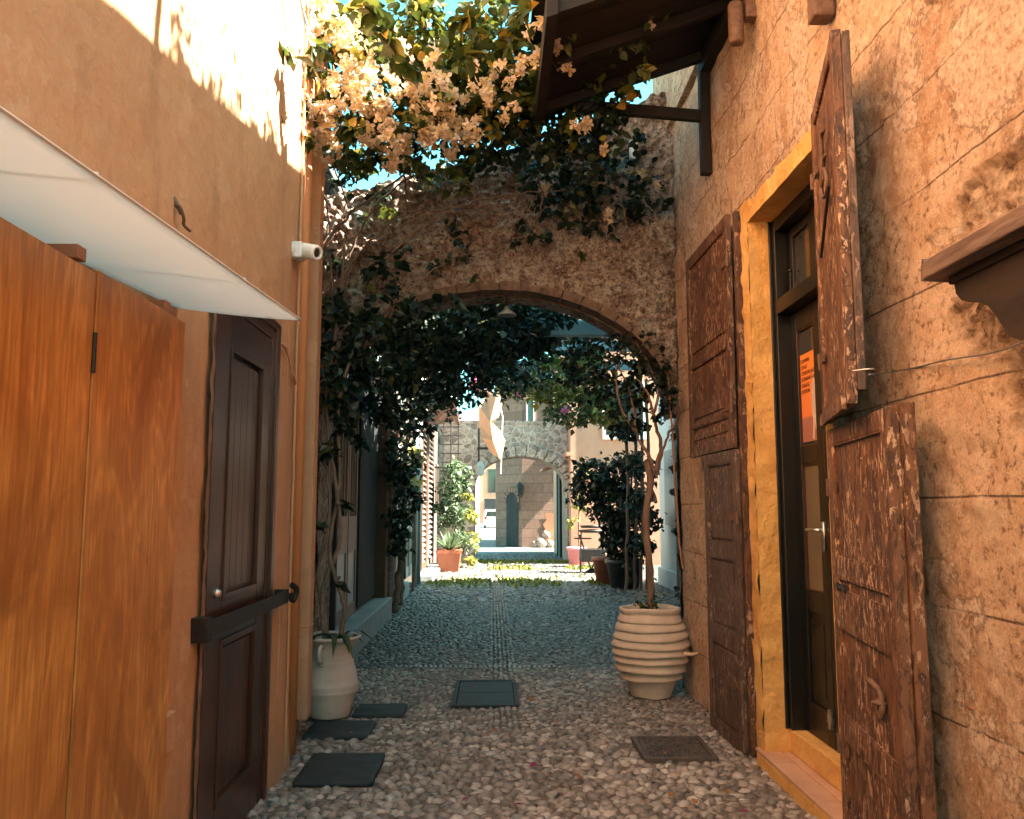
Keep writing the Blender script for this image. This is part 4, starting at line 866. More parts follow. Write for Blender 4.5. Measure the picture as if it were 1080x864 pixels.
P = blob((1.27, 7.0, .74), (.15, .14, .06), 70); leaves('undergrowth', P, .035, 'leaf', tr, upbias=1.2)
P = np.array([(1.27+random.uniform(-.05, .05), 7.02, random.uniform(.75, 1.1)) for _ in range(14)]); leaves('foliage', P, .04, 'leaf', tr)
# ================================================================== LEFT SHOP beyond the arch
sh = thing('shop_building', 'long dark shopfront building on the left beyond the near arch', 'building', (-1.9, 9, 0))
MB().box(-6, -1.82, 5.64, 18, 0, 4.95).box(-6, -1.50, 5.64, 7.3, 0, 4.0).build('wall', 'greywall', sh)
MB().box(-6.2, -1.68, 5.64, 18, 4.95, 5.08).build('cornice', 'greywall', sh)
MB().box(-1.86, -1.40, 7.95, 12.1, -.01, .29).build('step', 'step', sh, bevel=.015)
MB().box(-1.86, -1.47, 13.0, 15.3, -.01, .24).build('step', 'step', sh, bevel=.015)
# door group with grey panels
def shop_leaf(y0, y1, m='shopwood'):
    d = MB(); x = -1.62; z0, z1 = .29, 2.75; s_ = .07
    d.box(x-.04, x, y0, y0+s_, z0, z1).box(x-.04, x, y1-s_, y1, z0, z1)
    for a, b in ((z0, z0+.14), (1.02, 1.42), (z1-.12, z1)): d.box(x-.039, x-.001, y0+s_, y1-s_, a, b)
    o = d.build('door_leaf', m, sh, bevel=.004)
    MB().box(x-.03, x-.015, y0+s_, y1-s_, z0+.14, 1.02).build('panel', 'metalgrey', o)
    MB().box(x-.03, x-.022, y0+s_, y1-s_, 1.42, z1-.12).build('pane', 'frost', o)
    q = MB()
    for k in (1, 2): yy = y0+s_+(y1-y0-2*s_)*k/3; q.box(x-.021, x-.004, yy-.012, yy+.012, 1.42, z1-.12)
    q.build('glazing_bar', m, o); return o
for y0, y1 in ((7.6, 8.25), (8.3, 8.95), (9.0, 9.65), (9.7, 10.3)): shop_leaf(y0, y1)
MB().box(-1.8, -1.66, 7.4, 12.1, .29, .35).box(-1.8, -1.55, 7.4, 12.1, 2.75, 3.0).box(-1.75, -1.60, 10.35, 10.5, .35, 2.75).build('door_frame', 'shopdark', sh, bevel=.005)
MB().box(-1.78, -1.60, 10.5, 11.9, .35, 2.75).build('dark_panel', 'shopdark', sh)
MB().box(-1.82, -1.50, 8.30, 8.36, .29, 2.9).build('post', 'shopdark', sh)
MB().box(-1.84, -1.48, 11.95, 12.25, 0, 3.6).build('timber_post', 'brownwood', sh, bevel=.01)
MB().box(-1.83, -1.45, 12.25, 13.0, 0, 3.4).build('pilaster', 'brick', sh, bevel=.01)
for k, (y0, y1) in enumerate(((13.3, 14.0), (14.05, 14.8), (15.6, 16.3), (16.35, 17.1))):
    d = MB(); d.box(-1.62, -1.56, y0, y0+.08, .25, 2.6).box(-1.62, -1.56, y1-.08, y1, .25, 2.6).box(-1.61, -1.57, y0, y1, .25, .45).box(-1.61, -1.57, y0, y1, 1.1, 1.25).box(-1.61, -1.57, y0, y1, 2.5, 2.6)
    o = d.build('door_leaf', 'metalgrey', sh, bevel=.004); MB().box(-1.605, -1.59, y0+.08, y1-.08, .45, 2.5).build('pane', 'frost', o)
MB().tube([(-1.5, 16.6, 0), (-1.5, 16.6, 4.4)], .05, 12).tube([(-1.48, 17.3, 0), (-1.48, 17.3, 4.4)], .045, 12).build('downpipe', 'metalgrey', sh, smooth=True)
# second-floor window of the shop (dark opening above the arch)
wf = MB().box(-1.83, -1.66, 9.0, 9.08, 3.3, 4.3).box(-1.83, -1.66, 9.9, 9.98, 3.3, 4.3).box(-1.83, -1.66, 9.08, 9.9, 4.22, 4.3).build('window', 'shopdark', sh)
MB().box(-1.82, -1.80, 9.08, 9.9, 3.3, 4.22).build('pane', 'glass', wf)
# louvred house
lv = thing('louvred_house', 'narrow cream house with tall louvred shutters behind the shopfront', 'house', (-1.7, 20, 0))
MB().box(-6, -1.62, 18.01, 22.6, 0, 4.6).build('wall', 'creamwall', lv)
for y0, y1 in ((18.6, 19.8), (20.2, 22.2)):
    d = MB(); d.box(-1.62, -1.52, y0, y0+.1, .2, 3.7).box(-1.62, -1.52, y1-.1, y1, .2, 3.7).box(-1.62, -1.52, y0+.1, y1-.1, .2, .32).box(-1.62, -1.52, y0+.1, y1-.1, 3.6, 3.7)
    o = d.build('louvred_shutter', 'brownwood' if y0 < 19 else 'shopwood', lv, bevel=.004)
    q = MB(); n_ = 26
    for i in range(n_):
        z = .34+i*3.24/n_; q.obox((-1.60, y0+.1, z), (.06, 0, -.06), (0, y1-y0-.2, 0), (.015, 0, .02))
    q.build('slats', 'louver', o)
MB().box(-1.8, -1.25, 18.1, 22.5, -.01, .12).build('step', 'step', lv, bevel=.02)
# brown cloth awning of the louvred house
ca_ = thing('shop_awning', 'brown wedge-shaped awning on the far left above the louvred shutters', 'awning', (-1.5, 20, 3.7))
MB().prism([(-1.52, 19.6, 4.15), (-.88, 19.6, 3.98), (-.80, 19.6, 3.52), (-.86, 19.6, 3.50), (-.95, 19.6, 3.60), (-1.52, 19.6, 3.48)], (0, .9, 0)).build('canvas', 'brownwood', ca_)
MB().tube([(-1.5, 19.55, 4.22), (-.85, 19.55, 4.02)], .03).build('frame', 'metalgrey', ca_)
# iron grille sign
gs = thing('iron_grille', 'black wrought iron grille standing out from the far left wall', 'grille', (-1.2, 22, 3))
mb = MB(); 
for xx in (-1.32, -1.12, -.92): mb.tube([(xx, 22.6, 2.4), (xx, 22.6, 4.0)], .018, 6)
for zzv in L(2.5, 3.9, 7): mb.tube([(-1.4, 22.6, zzv), (-.84, 22.6, zzv)], .015, 6)
mb.build('bars', 'iron', gs)
MB().tube([(-1.6, 22.6, 3.9), (-.84, 22.6, 3.9)], .03).tube([(-1.6, 22.6, 2.6), (-.84, 22.6, 2.6)], .03).build('bracket', 'iron', gs)
# house behind on the far left with brick front
fl = thing('brick_house', 'tall reddish brick house on the far left beside the stone bridge', 'house', (-2.6, 24, 0))
MB().box(-7, -1.55, 22.7, 23.95, 0, 6.0).build('wall', 'brick', fl)
MB().box(-7.1, -1.5, 22.65, 24, 6.0, 6.12).build('cornice', 'creamwall', fl)
wq = MB().box(-1.56, -1.5, 22.9, 22.96, 1.4, 2.7).box(-1.56, -1.5, 23.6, 23.66, 1.4, 2.7).box(-1.56, -1.5, 22.96, 23.6, 2.62, 2.7).build('window', 'shopwood', fl)
MB().box(-1.555, -1.54, 22.96, 23.6, 1.4, 2.62).build('pane', 'glass', wq)
# ================================================================== PERGOLA with vine
pg = thing('pergola', 'blue grey timber pergola beams crossing the lane behind the near arch', 'pergola', (0, 10, 3.5))
for y, z in ((9.3, 3.42), (11.2, 3.86), (13.2, 3.98), (15.3, 4.02)):
    MB().box(-1.8, 3.3, y, y+.12, z, z+.16).build('beam', 'beam', pg, bevel=.006)
for xa in (-1.72, 3.1): MB().box(xa, xa+.1, 9, 15.6, 3.56, 3.70).build('side_rail', 'beam', pg)
pv = thing('pergola_vine', 'dense dark vine roofing the lane over the pergola beams', 'climbing plant', (-1.4, 13, 0))
mb = MB()
for q in ([(-1.42, 12.6, .0), (-1.36, 12.62, .8), (-1.45, 12.6, 1.6), (-1.4, 12.5, 2.6), (-1.0, 12, 3.4), (0, 11.4, 3.7)], [(-1.44, 13.6, 0), (-1.4, 13.6, 1.2), (-1.35, 13.5, 2.6), (-.9, 13, 3.6), (.4, 12.6, 3.9), (1.6, 12, 3.9)], [(-1.2, 9.3, 3.2), (-.3, 9.6, 3.4), (.6, 9.9, 3.5), (1.6, 10.3, 3.6)]):
    c = curve(q, 10, .02); mb.tube(c, taper(len(c), .05, .015), 7)
mb.build('stem', 'bark', pv, smooth=True)
VN = [(430, 345, 45, 9, 1500), (470, 350, 50, 9.5, 1900), (520, 340, 48, 9.5, 1900), (560, 335, 42, 9.8, 1300), (440, 390, 42, 10.5, 1500), (490, 385, 40, 11, 1500), (535, 378, 36, 11.5, 1100), (575, 352, 26, 10, 420), (415, 420, 28, 10, 700),
      (440, 440, 24, 12, 600), (405, 430, 18, 10.5, 400), (418, 500, 14, 12, 420), (420, 550, 14, 12.3, 420), (390, 400, 20, 9.5, 300), (470, 405, 26, 13.5, 500), (520, 392, 16, 14, 120), (450, 425, 20, 13.5, 300), (535, 400, 22, 14, 240), (600, 365, 26, 11, 300), (420, 480, 24, 12.5, 800), (425, 530, 22, 12.8, 700), (420, 575, 16, 12.6, 320), (560, 390, 24, 13, 260), (475, 420, 20, 13, 260), (500, 325, 50, 8.6, 1300), (570, 320, 30, 8.7, 420), (600, 330, 22, 9.2, 160), (620, 350, 18, 10, 110), (400, 380, 30, 8.6, 700), (640, 352, 20, 10.4, 160)]
P = np.concatenate([at_blob(*q[:4], int(q[4]*(.5 if q[0] < 430 else .72)), .7) for q in VN]); P = P[P[:, 0] > -1.55]
leaves('foliage', P, .10, 'leaf_shade', pv, True)
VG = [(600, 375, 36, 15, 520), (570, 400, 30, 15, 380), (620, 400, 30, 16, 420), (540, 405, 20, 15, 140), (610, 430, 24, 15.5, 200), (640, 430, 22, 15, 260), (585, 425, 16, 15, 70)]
P = np.concatenate([at_blob(*q[:4], q[4], .7) for q in VG]); leaves('foliage', P, .13, 'leaf_sunlit', pv, True)['label'] = 'vine leaves with sunlight put into their lime green colour at the far end'
P = np.concatenate([at_blob(q[0], q[1], 22, 15.5, 160, .6) for q in VG]); leaves('foliage', P, .13, 'leaf_mid', pv, True)
P = np.concatenate([at_blob(x, y, 9, 14.5, 10, .3) for x, y in ((585, 388), (612, 372), (550, 420), (640, 395), (600, 440))]); bracts('blossom', P, .06, 'pinkbract', pv)
# gold sunlit shrub on the left facade
gsb = thing('climbing_shrub', 'sunlit lime green climber on the left shopfront wall', 'climbing plant', (-1.5, 15.5, 0))
P = np.concatenate([at_blob(*q[:4], q[4], .4) for q in [(432, 480, 16, 15.5, 260), (436, 510, 10, 15.5, 80), (425, 460, 10, 15.5, 60)]]); leaves('foliage', P, .10, 'leaf_sunlit', gsb, True)
c = curve([(-1.45, 15.8, 0), (-1.42, 15.8, 1), (-1.46, 15.7, 2.3)], 8, .01); MB().tube(c, taper(len(c), .03, .012)).build('stem', 'bark', gsb)
# ================================================================== RIGHT side beyond the arch
rb = thing('pale_house', 'pale blue rendered house on the right beyond the near arch', 'house', (3.4, 12, 0))
MB().box(3.35, 9, 7.91, 17.2, 0, 7.6).build('wall', 'palewall', rb)
MB().box(3.30, 9, 7.91, 17.25, 0, .35).build('plinth', 'palewall', rb)
for y in (10.2, 13.2, 15.4):
    o = MB().box(3.27, 3.36, y, y+.9, 1.2, 2.6).build('shutter', 'metalgrey', rb, bevel=.01)
MB().tube([(3.24, 12.4, 0), (3.24, 12.4, 7.5)], .05, 12).tube([(3.24, 15.0, 0), (3.24, 15.0, 7.5)], .05, 12).build('downpipe', 'metalgrey', rb, smooth=True)
iv = thing('ivy', 'narrow curtain of dark ivy hanging at the right edge of the arch opening', 'climbing plant', (2.3, 10, 0))
P = np.concatenate([at_blob(x, y, 9, 9.6, n_, .15) for x, y, n_ in ((712, 455, 50), (716, 490, 90), (714, 520, 70), (719, 555, 110), (722, 590, 130), (722, 620, 130), (724, 645, 90), (716, 430, 50))]); leaves('foliage', P, .065, 'leaf_shade', iv, True, 1.2)
c = curve([at(722, 665, 9.7), at(718, 560, 9.7), at(714, 420, 9.7)], 8, .02); MB().tube(c, .014).build('stem', 'bark', iv)
# big dark bush in two pots
def potted(name, label, cat, x, y, r, h, m, sq=False):
    t = thing(name, label, cat, (x, y, 0))
    if sq:
        q = MB(); r2 = r*.78
        q.add([(x-r2, y-r2, .02), (x+r2, y-r2, .02), (x+r2, y+r2, .02), (x-r2, y+r2, .02), (x-r, y-r, h), (x+r, y-r, h), (x+r, y+r, h), (x-r, y+r, h), (x-r*.85, y-r*.85, h), (x+r*.85, y-r*.85, h), (x+r*.85, y+r*.85, h), (x-r*.85, y+r*.85, h), (x, y, h-.08)],
              [(0, 1, 5, 4), (1, 2, 6, 5), (2, 3, 7, 6), (3, 0, 4, 7), (4, 5, 9, 8), (5, 6, 10, 9), (6, 7, 11, 10), (7, 4, 8, 11), (8, 9, 12), (9, 10, 12), (10, 11, 12), (11, 8, 12)])
        q.box(x-r*1.06, x+r*1.06, y-r*1.06, y-r*.98, h-.07, h+.01).box(x-r*1.06, x+r*1.06, y+r*.98, y+r*1.06, h-.07, h+.01)
        q.build('body', m, t)
    else:
        MB().lathe([(0, .02), (r*.72, .02), (r*.95, h*.85), (r*1.03, h*.86), (r*1.05, h), (r*.93, h), (r*.9, h-.06)], (x, y, 0), 32).build('body', m, t, smooth=True)
    MB().lathe([(0, h-.05), (r*.92, h-.055)], (x, y, 0), 16).build('soil', 'soil', t)
    return t
potted('plant_pot', 'dark charcoal pot under the big dark bush on the right', 'pot', 2.50, 16.4, .36, .55, 'charcoal')
potted('plant_pot', 'red terracotta pot partly behind the charcoal pot', 'pot', 2.28, 17.2, .30, .55, 'terracotta')
bb = thing('bush', 'large dark leafy bush growing from the charcoal pot on the right', 'bush', (2.50, 16.4, .5))
P = np.concatenate([at_blob(*q[:4], q[4], .5) for q in [(655, 570, 22, 16.3, 520), (650, 530, 30, 16.3, 800), (630, 505, 26, 16.4, 600), (665, 500, 26, 16.3, 420), (612, 520, 14, 16.5, 160), (672, 545, 24, 16.2, 420), (660, 595, 16, 16.3, 160)]]); leaves('foliage', P, .13, 'leaf_shade', bb, True)
mb = MB()
for q in ([(2.5, 16.4, .5), (2.45, 16.4, 1.2), (2.3, 16.4, 2.2)], [(2.5, 16.4, .5), (2.6, 16.4, 1.4), (2.7, 16.4, 2.6)]): c = curve(q, 6, .01); mb.tube(c, taper(len(c), .04, .015))
mb.build('trunk', 'bark', bb)
ib = thing('climbing_plant', 'tall dark climber hanging between the bush and the potted tree', 'climbing plant', (2.6, 14, 0))
P = np.concatenate([at_blob(*q[:4], q[4], .4) for q in [(662, 455, 12, 14, 200), (668, 490, 10, 14, 180), (672, 530, 12, 14, 200), (676, 575, 12, 14, 200), (655, 425, 14, 14, 160)]]); leaves('foliage', P, .10, 'leaf_shade', ib, True, 1.)
mb = MB()
for px_ in (660, 669, 676, 682): mb.tube(curve([at(px_, 622, 14.2), at(px_+2, 520, 14.2), at(px_-1, 400, 14.2)], 8, .012), .028, 7)
mb.build('stem', 'bark', ib)
# bbq / folding table stack
ft = thing('folding_chairs', 'black metal folding table stacked with a tray in front of the salmon house', 'furniture', (2.33, 20.3, 0))
mb = MB()
for s_ in (-1, 1):
    mb.tube([(2.33+.30*s_, 20.1, 0), (2.33+.24*s_, 20.4, 1.0)], .018, 6).tube([(2.33-.02*s_, 20.5, 0), (2.33+.30*s_, 20.2, .9)], .018, 6)
mb.build('leg', 'iron', ft)
MB().lathe([(0, .0), (.28, 0), (.32, .03), (.32, .06), (0, .08)], (2.33, 20.3, .95), 20).lathe([(0, 0), (.25, 0), (.29, .05), (0, .07)], (2.33, 20.3, 1.06), 20).build('tray', 'iron', ft, smooth=True)
MB().box(1.92, 2.3, 20.1, 20.5, .80, .825).build('side_shelf', 'iron', ft)
MB().box(2.05, 2.62, 20.0, 20.5, .28, .58).build('basket', 'iron', ft, bevel=.02)
MB().lathe([(0, .0), (.25, .0), (.06, .12), (0, .12)], (2.33, 20.25, 0), 16).build('base', 'iron', ft)
potted('plant_pot', 'bright pink plastic pot beside the black folding table', 'pot', 2.17, 22.3, .26, .52, 'pinkplastic')
# left far bush with pot
potted('plant_pot', 'square red terracotta pot on the left beside the louvred house', 'pot', -1.05, 20.8, .29, .52, 'terracotta', True)
fb = thing('spiky_plant', 'spiky agave-like plant in the square terracotta pot', 'plant', (-1.05, 20.8, .5))
q = MB()
for k in range(60):
    a_ = random.uniform(0, 2*PI); d = Vector((math.cos(a_), math.sin(a_), 0)); el = random.uniform(.3, 1.3); l = random.uniform(.35, .75)
    s_ = d.cross(zz)*.03; c0 = Vector((-1.05, 20.8, .5)); t1 = d*math.cos(el)+zz*math.sin(el)
    q.add([c0-s_, c0+s_, c0+t1*l*.5+s_, c0+t1*l*.5-s_, c0+t1*l-zz*.05], [(0, 1, 2, 3), (3, 2, 4)])
q.build('leaves', 'leaf_mid', fb)
ob_ = thing('oleander_bush', 'bright sunlit bush on the left before the stone bridge', 'bush', (-.95, 22.0, 0))
P = np.concatenate([at_blob(*q[:4], q[4], .5) for q in [(480, 510, 17, 22, 460), (478, 540, 19, 22, 560), (486, 570, 15, 22, 260), (484, 498, 12, 22, 160)]]); leaves('foliage', P, .14, 'leaf_mid', ob_, True)
P = np.concatenate([at_blob(*q[:4], q[4], .4) for q in [(496, 545, 8, 22, 90), (498, 570, 9, 22, 120), (494, 525, 7, 22, 50), (497, 590, 7, 22, 60)]]); leaves('foliage', P, .13, 'leaf_sunlit', ob_, True)
c = curve([(-.95, 22, 0), (-1.0, 22, .9), (-.95, 22, 1.6)], 6, .01); MB().tube(c, .04).build('stem', 'bark', ob_)
# ================================================================== FAR BRIDGE
fbg = thing('stone_bridge', 'far field-stone bridge arch joining the houses across the lane', 'bridge', (.4, 23.96, 0))
BY, BT = 24.0, 1.6; bc, ba, bs, bh = .78, 1.30, 2.15, .86
def bz(x):
    t = (x-bc)/ba; return bs+bh*math.sqrt(max(0, 1-t*t)) if abs(t) < 1 else 0
bxs = list(L(-2.2, bc-ba, 12))+[bc+ba*math.sin(q) for q in L(-PI/2+.01, PI/2-.01, 50)]+list(L(bc+ba, 2.2, 4))
def bf(x, v, y): lo = bz(x); hi = 3.92; z = lo+(hi-lo)*v; return (x, y-.03*fbm((x*3, z*3, y), 3), z)
q = grid(bxs, L(0, 1, 24), lambda x, v: bf(x, v, BY)); q2 = grid(bxs, L(0, 1, 6), lambda x, v: bf(x, v, BY+BT)); q.add(q2.v, [f[::-1] for f in q2.f])
q.box(-2.2, 2.2, BY-.02, BY+BT+.02, 3.90, 3.98)
q2 = grid(L(0, PI, 40), L(0, 1, 5), lambda a, v: (bc-ba*math.cos(a), BY+v*BT, bs+bh*math.sin(a))); q.add(q2.v, q2.f)
for sx in (bc-ba, bc+ba): q.add([(sx, BY, 0), (sx, BY+BT, 0), (sx, BY+BT, bs), (sx, BY, bs)], [(0, 1, 2, 3)])
q.build('masonry', 'field', fbg)
mb = MB()
for k in range(15):
    a0, a1 = PI*(k+.03)/15, PI*(k+.97)/15
    def ap2(a, r): return (bc-(ba+r)*math.cos(a), BY-.06, bs+(bh+r)*math.sin(a))
    mb2 = MB().prism([ap2(a0, -.01), ap2(a1, -.01), ap2(a1, .24), ap2(a0, .24)], (0, .3, 0)).build('voussoir', 'field', fbg, bevel=.02)
# iron lantern bracket on the bridge
ln = thing('street_lantern', 'small iron lantern hanging from a bar on the far stone bridge', 'lantern', at(505, 475, 23.7))
a_, b_ = at(505, 452, 23.7), at(505, 488, 23.7)
MB().tube([a_, b_], .03, 6).tube([at(503, 473, 23.7), at(535, 473, 23.7)], .035, 6).build('bracket', 'iron', ln)
MB().lathe([(0, .18), (.05, .15), (.14, .05), (.11, -.2), (.04, -.24), (0, -.24)], at(506, 493, 23.7), 6).build('lamp_body', 'metalgrey', ln)
# draped canvas
dc = thing('draped_canvas', 'folded sand-coloured canvas hanging in sunlight above the far bridge', 'canvas', at(515, 440, 21))
pts = [(505, 428), (514, 416), (525, 412), (530, 425), (526, 440), (520, 446), (528, 455), (533, 465), (531, 475), (527, 484), (518, 478), (508, 462), (505, 448)]
cc = [at(x, y, 21+random.uniform(-.25, .25)) for x, y in pts]; ct = at(517, 445, 20.7); ct2 = at(520, 465, 20.6)
q = MB().add(cc+[ct, ct2], [(13, (i+1) % 13, i) for i in (12, 0, 1, 2, 3, 4)]+[(14, (i+1) % 13, i) for i in (5, 6, 7, 8, 9, 10, 11)]+[(13, 5, 14), (13, 14, 12)])
o = q.build('cloth', 'fabric', dc); s_ = o.modifiers.new('Solidify', 'SOLIDIFY'); s_.thickness = .02
MB().tube([at(524, 412, 21), at(530, 440, 21), at(528, 500, 21)], .015, 5).build('rope', 'white', dc)
# geranium basket
gb = thing('hanging_basket', 'hanging basket of bright pink geraniums over the far lane', 'flower basket', at(507, 415, 18))
MB().lathe([(0, -.16), (.14, -.14), (.22, 0), (.20, 0), (0, -.05)], at(509, 412, 18), 16).build('basket', 'rust', gb, smooth=True)
bracts('blossom', np.concatenate([at_blob(508, 402, 11, 18, 110, .2), at_blob(500, 406, 8, 18, 40, .2)]), .075, 'pinkbract', gb)
leaves('foliage', at_blob(508, 408, 10, 18, 50, .2), .09, 'leaf_mid', gb, True)
MB().tube([at(509, 412, 18), at(509, 350, 17)], .008, 5).build('cord', 'iron', gb)
# ================================================================== SALMON HOUSE right of the bridge
sal = thing('salmon_house', 'salmon pink plastered house on the right beside the stone bridge', 'house', (3.5, 24, 0))
MB().box(2.12, 9, 23.3, 30, 0, 7.6).build('wall', 'pinkwall', sal)
MB().box(2.0, 2.12, 23.25, 25, 2.95, 3.05).build('ledge', 'pinkwall', sal)
d = MB().box(2.05, 2.13, 26.4, 26.5, 0, 2.7).box(2.05, 2.13, 27.6, 27.7, 0, 2.7).box(2.05, 2.13, 26.5, 27.6, 2.6, 2.7).build('door_frame', 'shopdark', sal)
MB().box(2.08, 2.12, 26.5, 27.6, 0, 2.6).build('door_leaf', 'shopdark', sal)
MB().obox((2.1, 25.9, 2.85), (-.6, 0, -.18), (0, 1.6, 0), (0, 0, .06)).build('door_canopy', 'pinkwall', sal)
wq = MB().box(3.0, 4.2, 23.22, 23.3, 3.4, 3.5).box(3.0, 3.08, 23.22, 23.3, 3.5, 5.0).box(4.12, 4.2, 23.22, 23.3, 3.5, 5.0).build('window', 'white', sal); MB().box(3.08, 4.12, 23.27, 23.29, 3.5, 5.0).build('pane', 'glass', wq)
wp_ = potted('plant_pot', 'small pale pot of flowers near the salmon house wall', 'pot', 2.9, 21.6, .2, .4, 'clay')
fy = thing('climbing_shrub', 'sunny yellow green climber on the salmon house wall', 'climbing plant', (2.5, 22.6, 0))
P = np.concatenate([at_blob(*q[:4], q[4], .3) for q in [(612, 530, 9, 22.8, 90), (606, 550, 7, 22.8, 50), (618, 500, 10, 22.8, 60)]]); leaves('foliage', P, .12, 'leaf_sunlit', fy, True)
c = curve([at(612, 600, 22.9), at(611, 540, 22.9), at(616, 490, 22.9)], 6, .01); MB().tube(c, .03).build('stem', 'bark', fy)
# ================================================================== BLOCK TOWER behind the bridge
tw = thing('block_house', 'brown sandstone block house with rounded doorway beyond the stone bridge', 'house', (1.6, 34, 0))
q = MB().box(1.15, 7, 34, 42, 0, 6.6); q.prism([(1.15, 34, 0), (.12, 35.0, 0), (.12, 42, 0), (1.15, 42, 0)], (0, 0, 6.6)); q.build('wall', 'blocks', tw)
MB().box(.05, 7.05, 33.94, 42, 6.6, 6.75).build('cornice', 'creamwall', tw)
# arched door on the slanted face
dvec = (Vector((1.15, 34, 0))-Vector((.12, 35, 0))); Ld = dvec.length; du = dvec.normalized(); dn = Vector((-du.y*-1, -du.x, 0)); dn = Vector((du.y, -du.x, 0))
o0 = Vector((.12, 35, 0))+du*.62+dn*.01
ar = [o0+du*0, o0+du*.62]+[o0+du*(.31+.31*math.cos(t))+zz*(1.75+.42*math.sin(t)) for t in L(0, PI, 9)]
MB().prism(ar, dn*.03).build('door', 'shopdark', tw)
ar2 = []
mb = MB()
for k in range(9):
    t0, t1 = PI*k/9+.03, PI*(k+1)/9-.03
    P4 = [o0+du*(.31+r*math.cos(t))+zz*(1.75+(r+.11)*math.sin(t)) for r, t in ((.31, t0), (.31, t1), (.52, t1), (.52, t0))]; mb.prism(P4, dn*.06)
mb.build('door_arch', 'blocks', tw)
def win(x0, x1, z0, z1, y, parent, m='white', pane='glass', fr_=.06):
    w_ = MB().box(x0, x0+fr_, y-.05, y, z0, z1).box(x1-fr_, x1, y-.05, y, z0, z1).box(x0+fr_, x1-fr_, y-.05, y, z0, z0+fr_).box(x0+fr_, x1-fr_, y-.05, y, z1-fr_, z1).build('window', m, parent)
    MB().box(x0+fr_, x1-fr_, y-.02, y-.005, z0+fr_, z1-fr_).build('pane', pane, w_); return w_
win(1.32, 1.66, 4.4, 5.9, 34, tw); win(2.2, 2.62, 4.3, 6.3, 34, tw, 'shopdark')
MB().box(2.75, 4.3, 33.9, 33.99, 4.3, 6.3).build('balcony_wall', 'creamwall', tw)
mb = MB().box(2.5, 4.4, 33.2, 34, 4.15, 4.3); mb.build('balcony_slab', 'creamwall', tw)
mb = MB().box(2.5, 4.4, 33.2, 33.24, 5.1, 5.16)
for k in range(8): mb.box(2.52+k*.26, 2.55+k*.26, 33.2, 33.23, 4.3, 5.1)
mb.build('railing', 'iron', tw)
lt = thing('wall_lantern', 'dark lantern hung beside the rounded doorway of the block house', 'lantern', (1.05, 33.8, 2.2))
MB().lathe([(0, .28), (.04, .24), (.17, .08), (.14, -.26), (.05, -.32), (0, -.32)], (1.05, 33.75, 2.3), 6).build('lamp_body', 'iron', lt)
MB().tube([(1.05, 34, 1.5), (1.05, 33.8, 1.45), (1.05, 33.75, 2.0)], .03, 6).build('bracket', 'iron', lt)
# rubble at foot, ochre patch
op = grid(L(2.05, 2.68, 10), L(0.2, 1.35, 14), lambda x, z: (x+.12*fbm((z*3, 0, 2), 2), 33.985-.01, z)); op.build('plaster_patch', 'batten', tw)
for (x, z, r) in ((1.9, .18, .26), (2.25, .15, .2), (1.65, .12, .16), (2.1, .5, .18), (2.5, .12, .14)):
    q = MB().lathe([(0, -.7), (.8, -.6), (1, 0), (.75, .6), (0, .8)], (0, 0, 0), 9, .5); q.v = [(x+a*r, 33.7+b*r, z+c*r) for a, b, c in q.v]
    tag(q.build('boulder', 'rubble', smooth=True), 'pale rock at the foot of the sandstone block house', 'rock', 'rocks at the foot of the block house')
# end of the street
ew = thing('white_house', 'bright white house closing the far end of the street', 'house', (-3, 52, 0))
MB().box(-9, -.95, 48, 60, 0, 7).build('wall', 'white', ew); win(-1.9, -1.2, 2.5, 4.2, 48, ew, 'shopwood')
ew2 = thing('pink_house', 'pinkish house with a dark doorway beyond the parked car', 'house', (2, 100, 0))
MB().box(-8, 9, 92, 104, 0, 9).build('wall', 'pinkwall', ew2); win(-.6, .6, 3.2, 5.8, 92, ew2, 'shopwood'); MB().box(-.9, .7, 91.9, 92.02, 0, 2.6).build('door', 'shopdark', ew2)
# parked car (rear seen)
car = thing('parked_car', 'small white hatchback parked at the far end of the street', 'car', (.15, 70, 0))
q = MB().prism([(-.68, 0, .32), (-.68, 0, .95), (-.55, 0, 1.0), (.95, 0, 1.02), (1.0, 0, .32)], (0, 0, 0))
bd = [(-.85, .30), (-.87, .85), (-.72, 1.42), (.72, 1.42), (.87, .85), (.85, .30)]
MB().prism([(.15+a, 68, b) for a, b in bd], (0, 3.9, 0)).build('body', 'white', car, bevel=.06)
MB().prism([(.15+a, 67.97, b) for a, b in ((-.7, .92), (-.6, 1.32), (.6, 1.32), (.7, .92))], (0, .05, 0)).build('rear_window', 'glass', car)
for s_ in (-1, 1):
    MB().box(.15+s_*.74-.09, .15+s_*.74+.09, 67.96, 68.0, .68, .9).build('tail_lamp', simple('red_lamp', (.3, .01, .01), (.4, .02, .02)) if s_ < 0 else bpy.data.materials['red_lamp'], car)
    for yy in (68.7, 71.2):
        mb = MB().tube([(.15+s_*.72, yy, .3), (.15+s_*.88, yy, .3)], .3, 20); mb.build('wheel', 'charcoal', car)
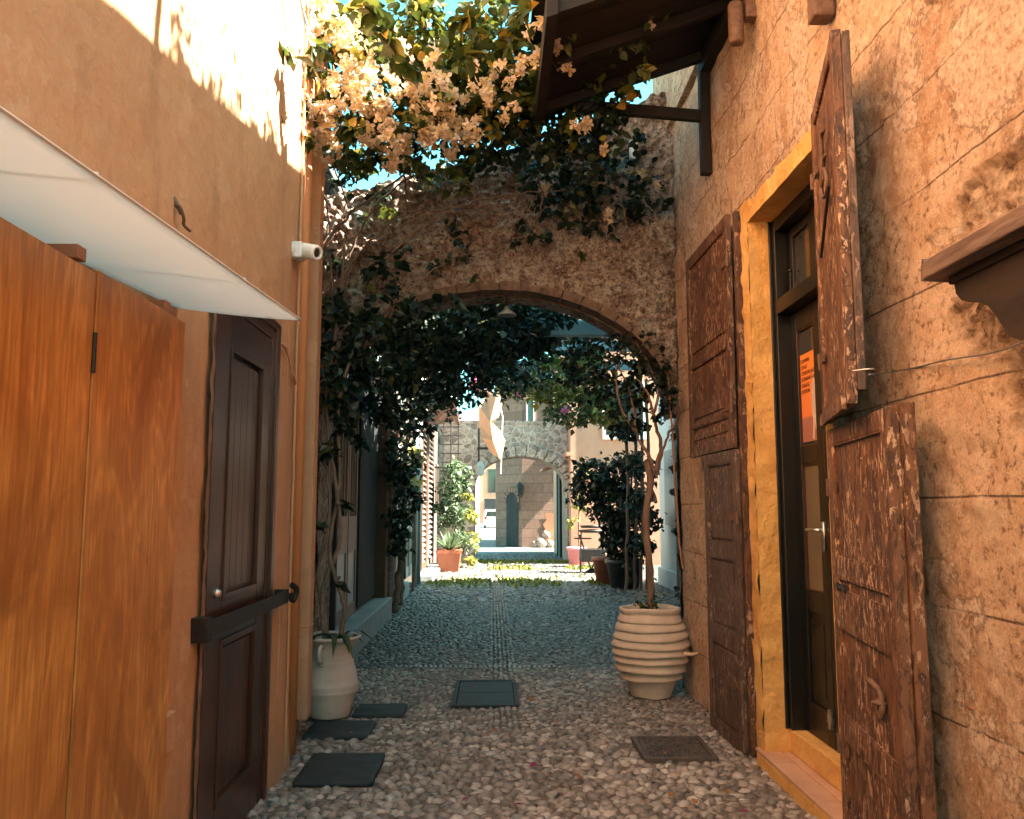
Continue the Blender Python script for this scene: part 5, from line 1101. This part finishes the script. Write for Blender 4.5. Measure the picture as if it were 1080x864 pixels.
# hill of trees / houses seen above
# ================================================================== fallen leaves and petals
for i in range(34):
    kind = i % 3 == 0
    x, y = random.uniform(-1.05, 1.45), random.uniform(3.9, 6.9) if i < 26 else random.uniform(6.5, 8.2)
    o = leaves('fallen_petal' if kind else 'fallen_leaf', [(x, y, .05)], .045 if kind else .055, 'petal' if kind else 'deadleaf', None, False, 0, 3)
    tag(o, 'single magenta petal fallen on the pebbles' if kind else 'single dry brown leaf fallen on the pebbles', 'petal' if kind else 'leaf', 'petals fallen on the lane' if kind else 'dry leaves fallen on the lane')
# ================================================================== LIGHT, SKY, CAMERA
sdir = Vector((.75, -.08, .80)).normalized()
el = math.asin(sdir.z); az = math.atan2(sdir.x, sdir.y)
w = bpy.data.worlds.new('World'); S.world = w; w.use_nodes = True; nt = w.node_tree
sk = nt.nodes.new('ShaderNodeTexSky'); sk.sky_type = 'NISHITA'; sk.sun_disc = False; sk.sun_elevation = el; sk.sun_rotation = az; sk.ozone_density = .6
mx = nt.nodes.new('ShaderNodeMix'); mx.data_type = 'RGBA'; mx.blend_type = 'MULTIPLY'; mx.inputs[0].default_value = 1; mx.inputs[7].default_value = (.46, 1.0, .76, 1)
bgn = nt.nodes['Background']; nt.links.new(sk.outputs[0], mx.inputs[6]); nt.links.new(mx.outputs[2], bgn.inputs[0]); bgn.inputs[1].default_value = .07
sl = bpy.data.lights.new('sun', 'SUN'); sl.energy = 5.; sl.angle = math.radians(.5); sl.color = (1, .90, .76)
so = bpy.data.objects.new('sun', sl); so.rotation_euler = sdir.to_track_quat('Z', 'Y').to_euler(); so.location = (5, -3, 20); C.objects.link(so)
cam = bpy.data.cameras.new('camera'); co = bpy.data.objects.new('camera', cam); C.objects.link(co); S.camera = co
cam.sensor_width = 36; cam.lens = F/1080*36; cam.clip_end = 2000; cam.clip_start = .05
co.location = (0, 0, H); co.rotation_euler = Matrix((RT, UP, -FW)).transposed().to_euler()
S.view_settings.view_transform = 'Standard'; S.view_settings.look = 'None'; S.view_settings.gamma = 1; S.view_settings.exposure = 3.5
S.cycles.max_bounces = 6; S.cycles.diffuse_bounces = 4; S.cycles.glossy_bounces = 2; S.cycles.transmission_bounces = 2
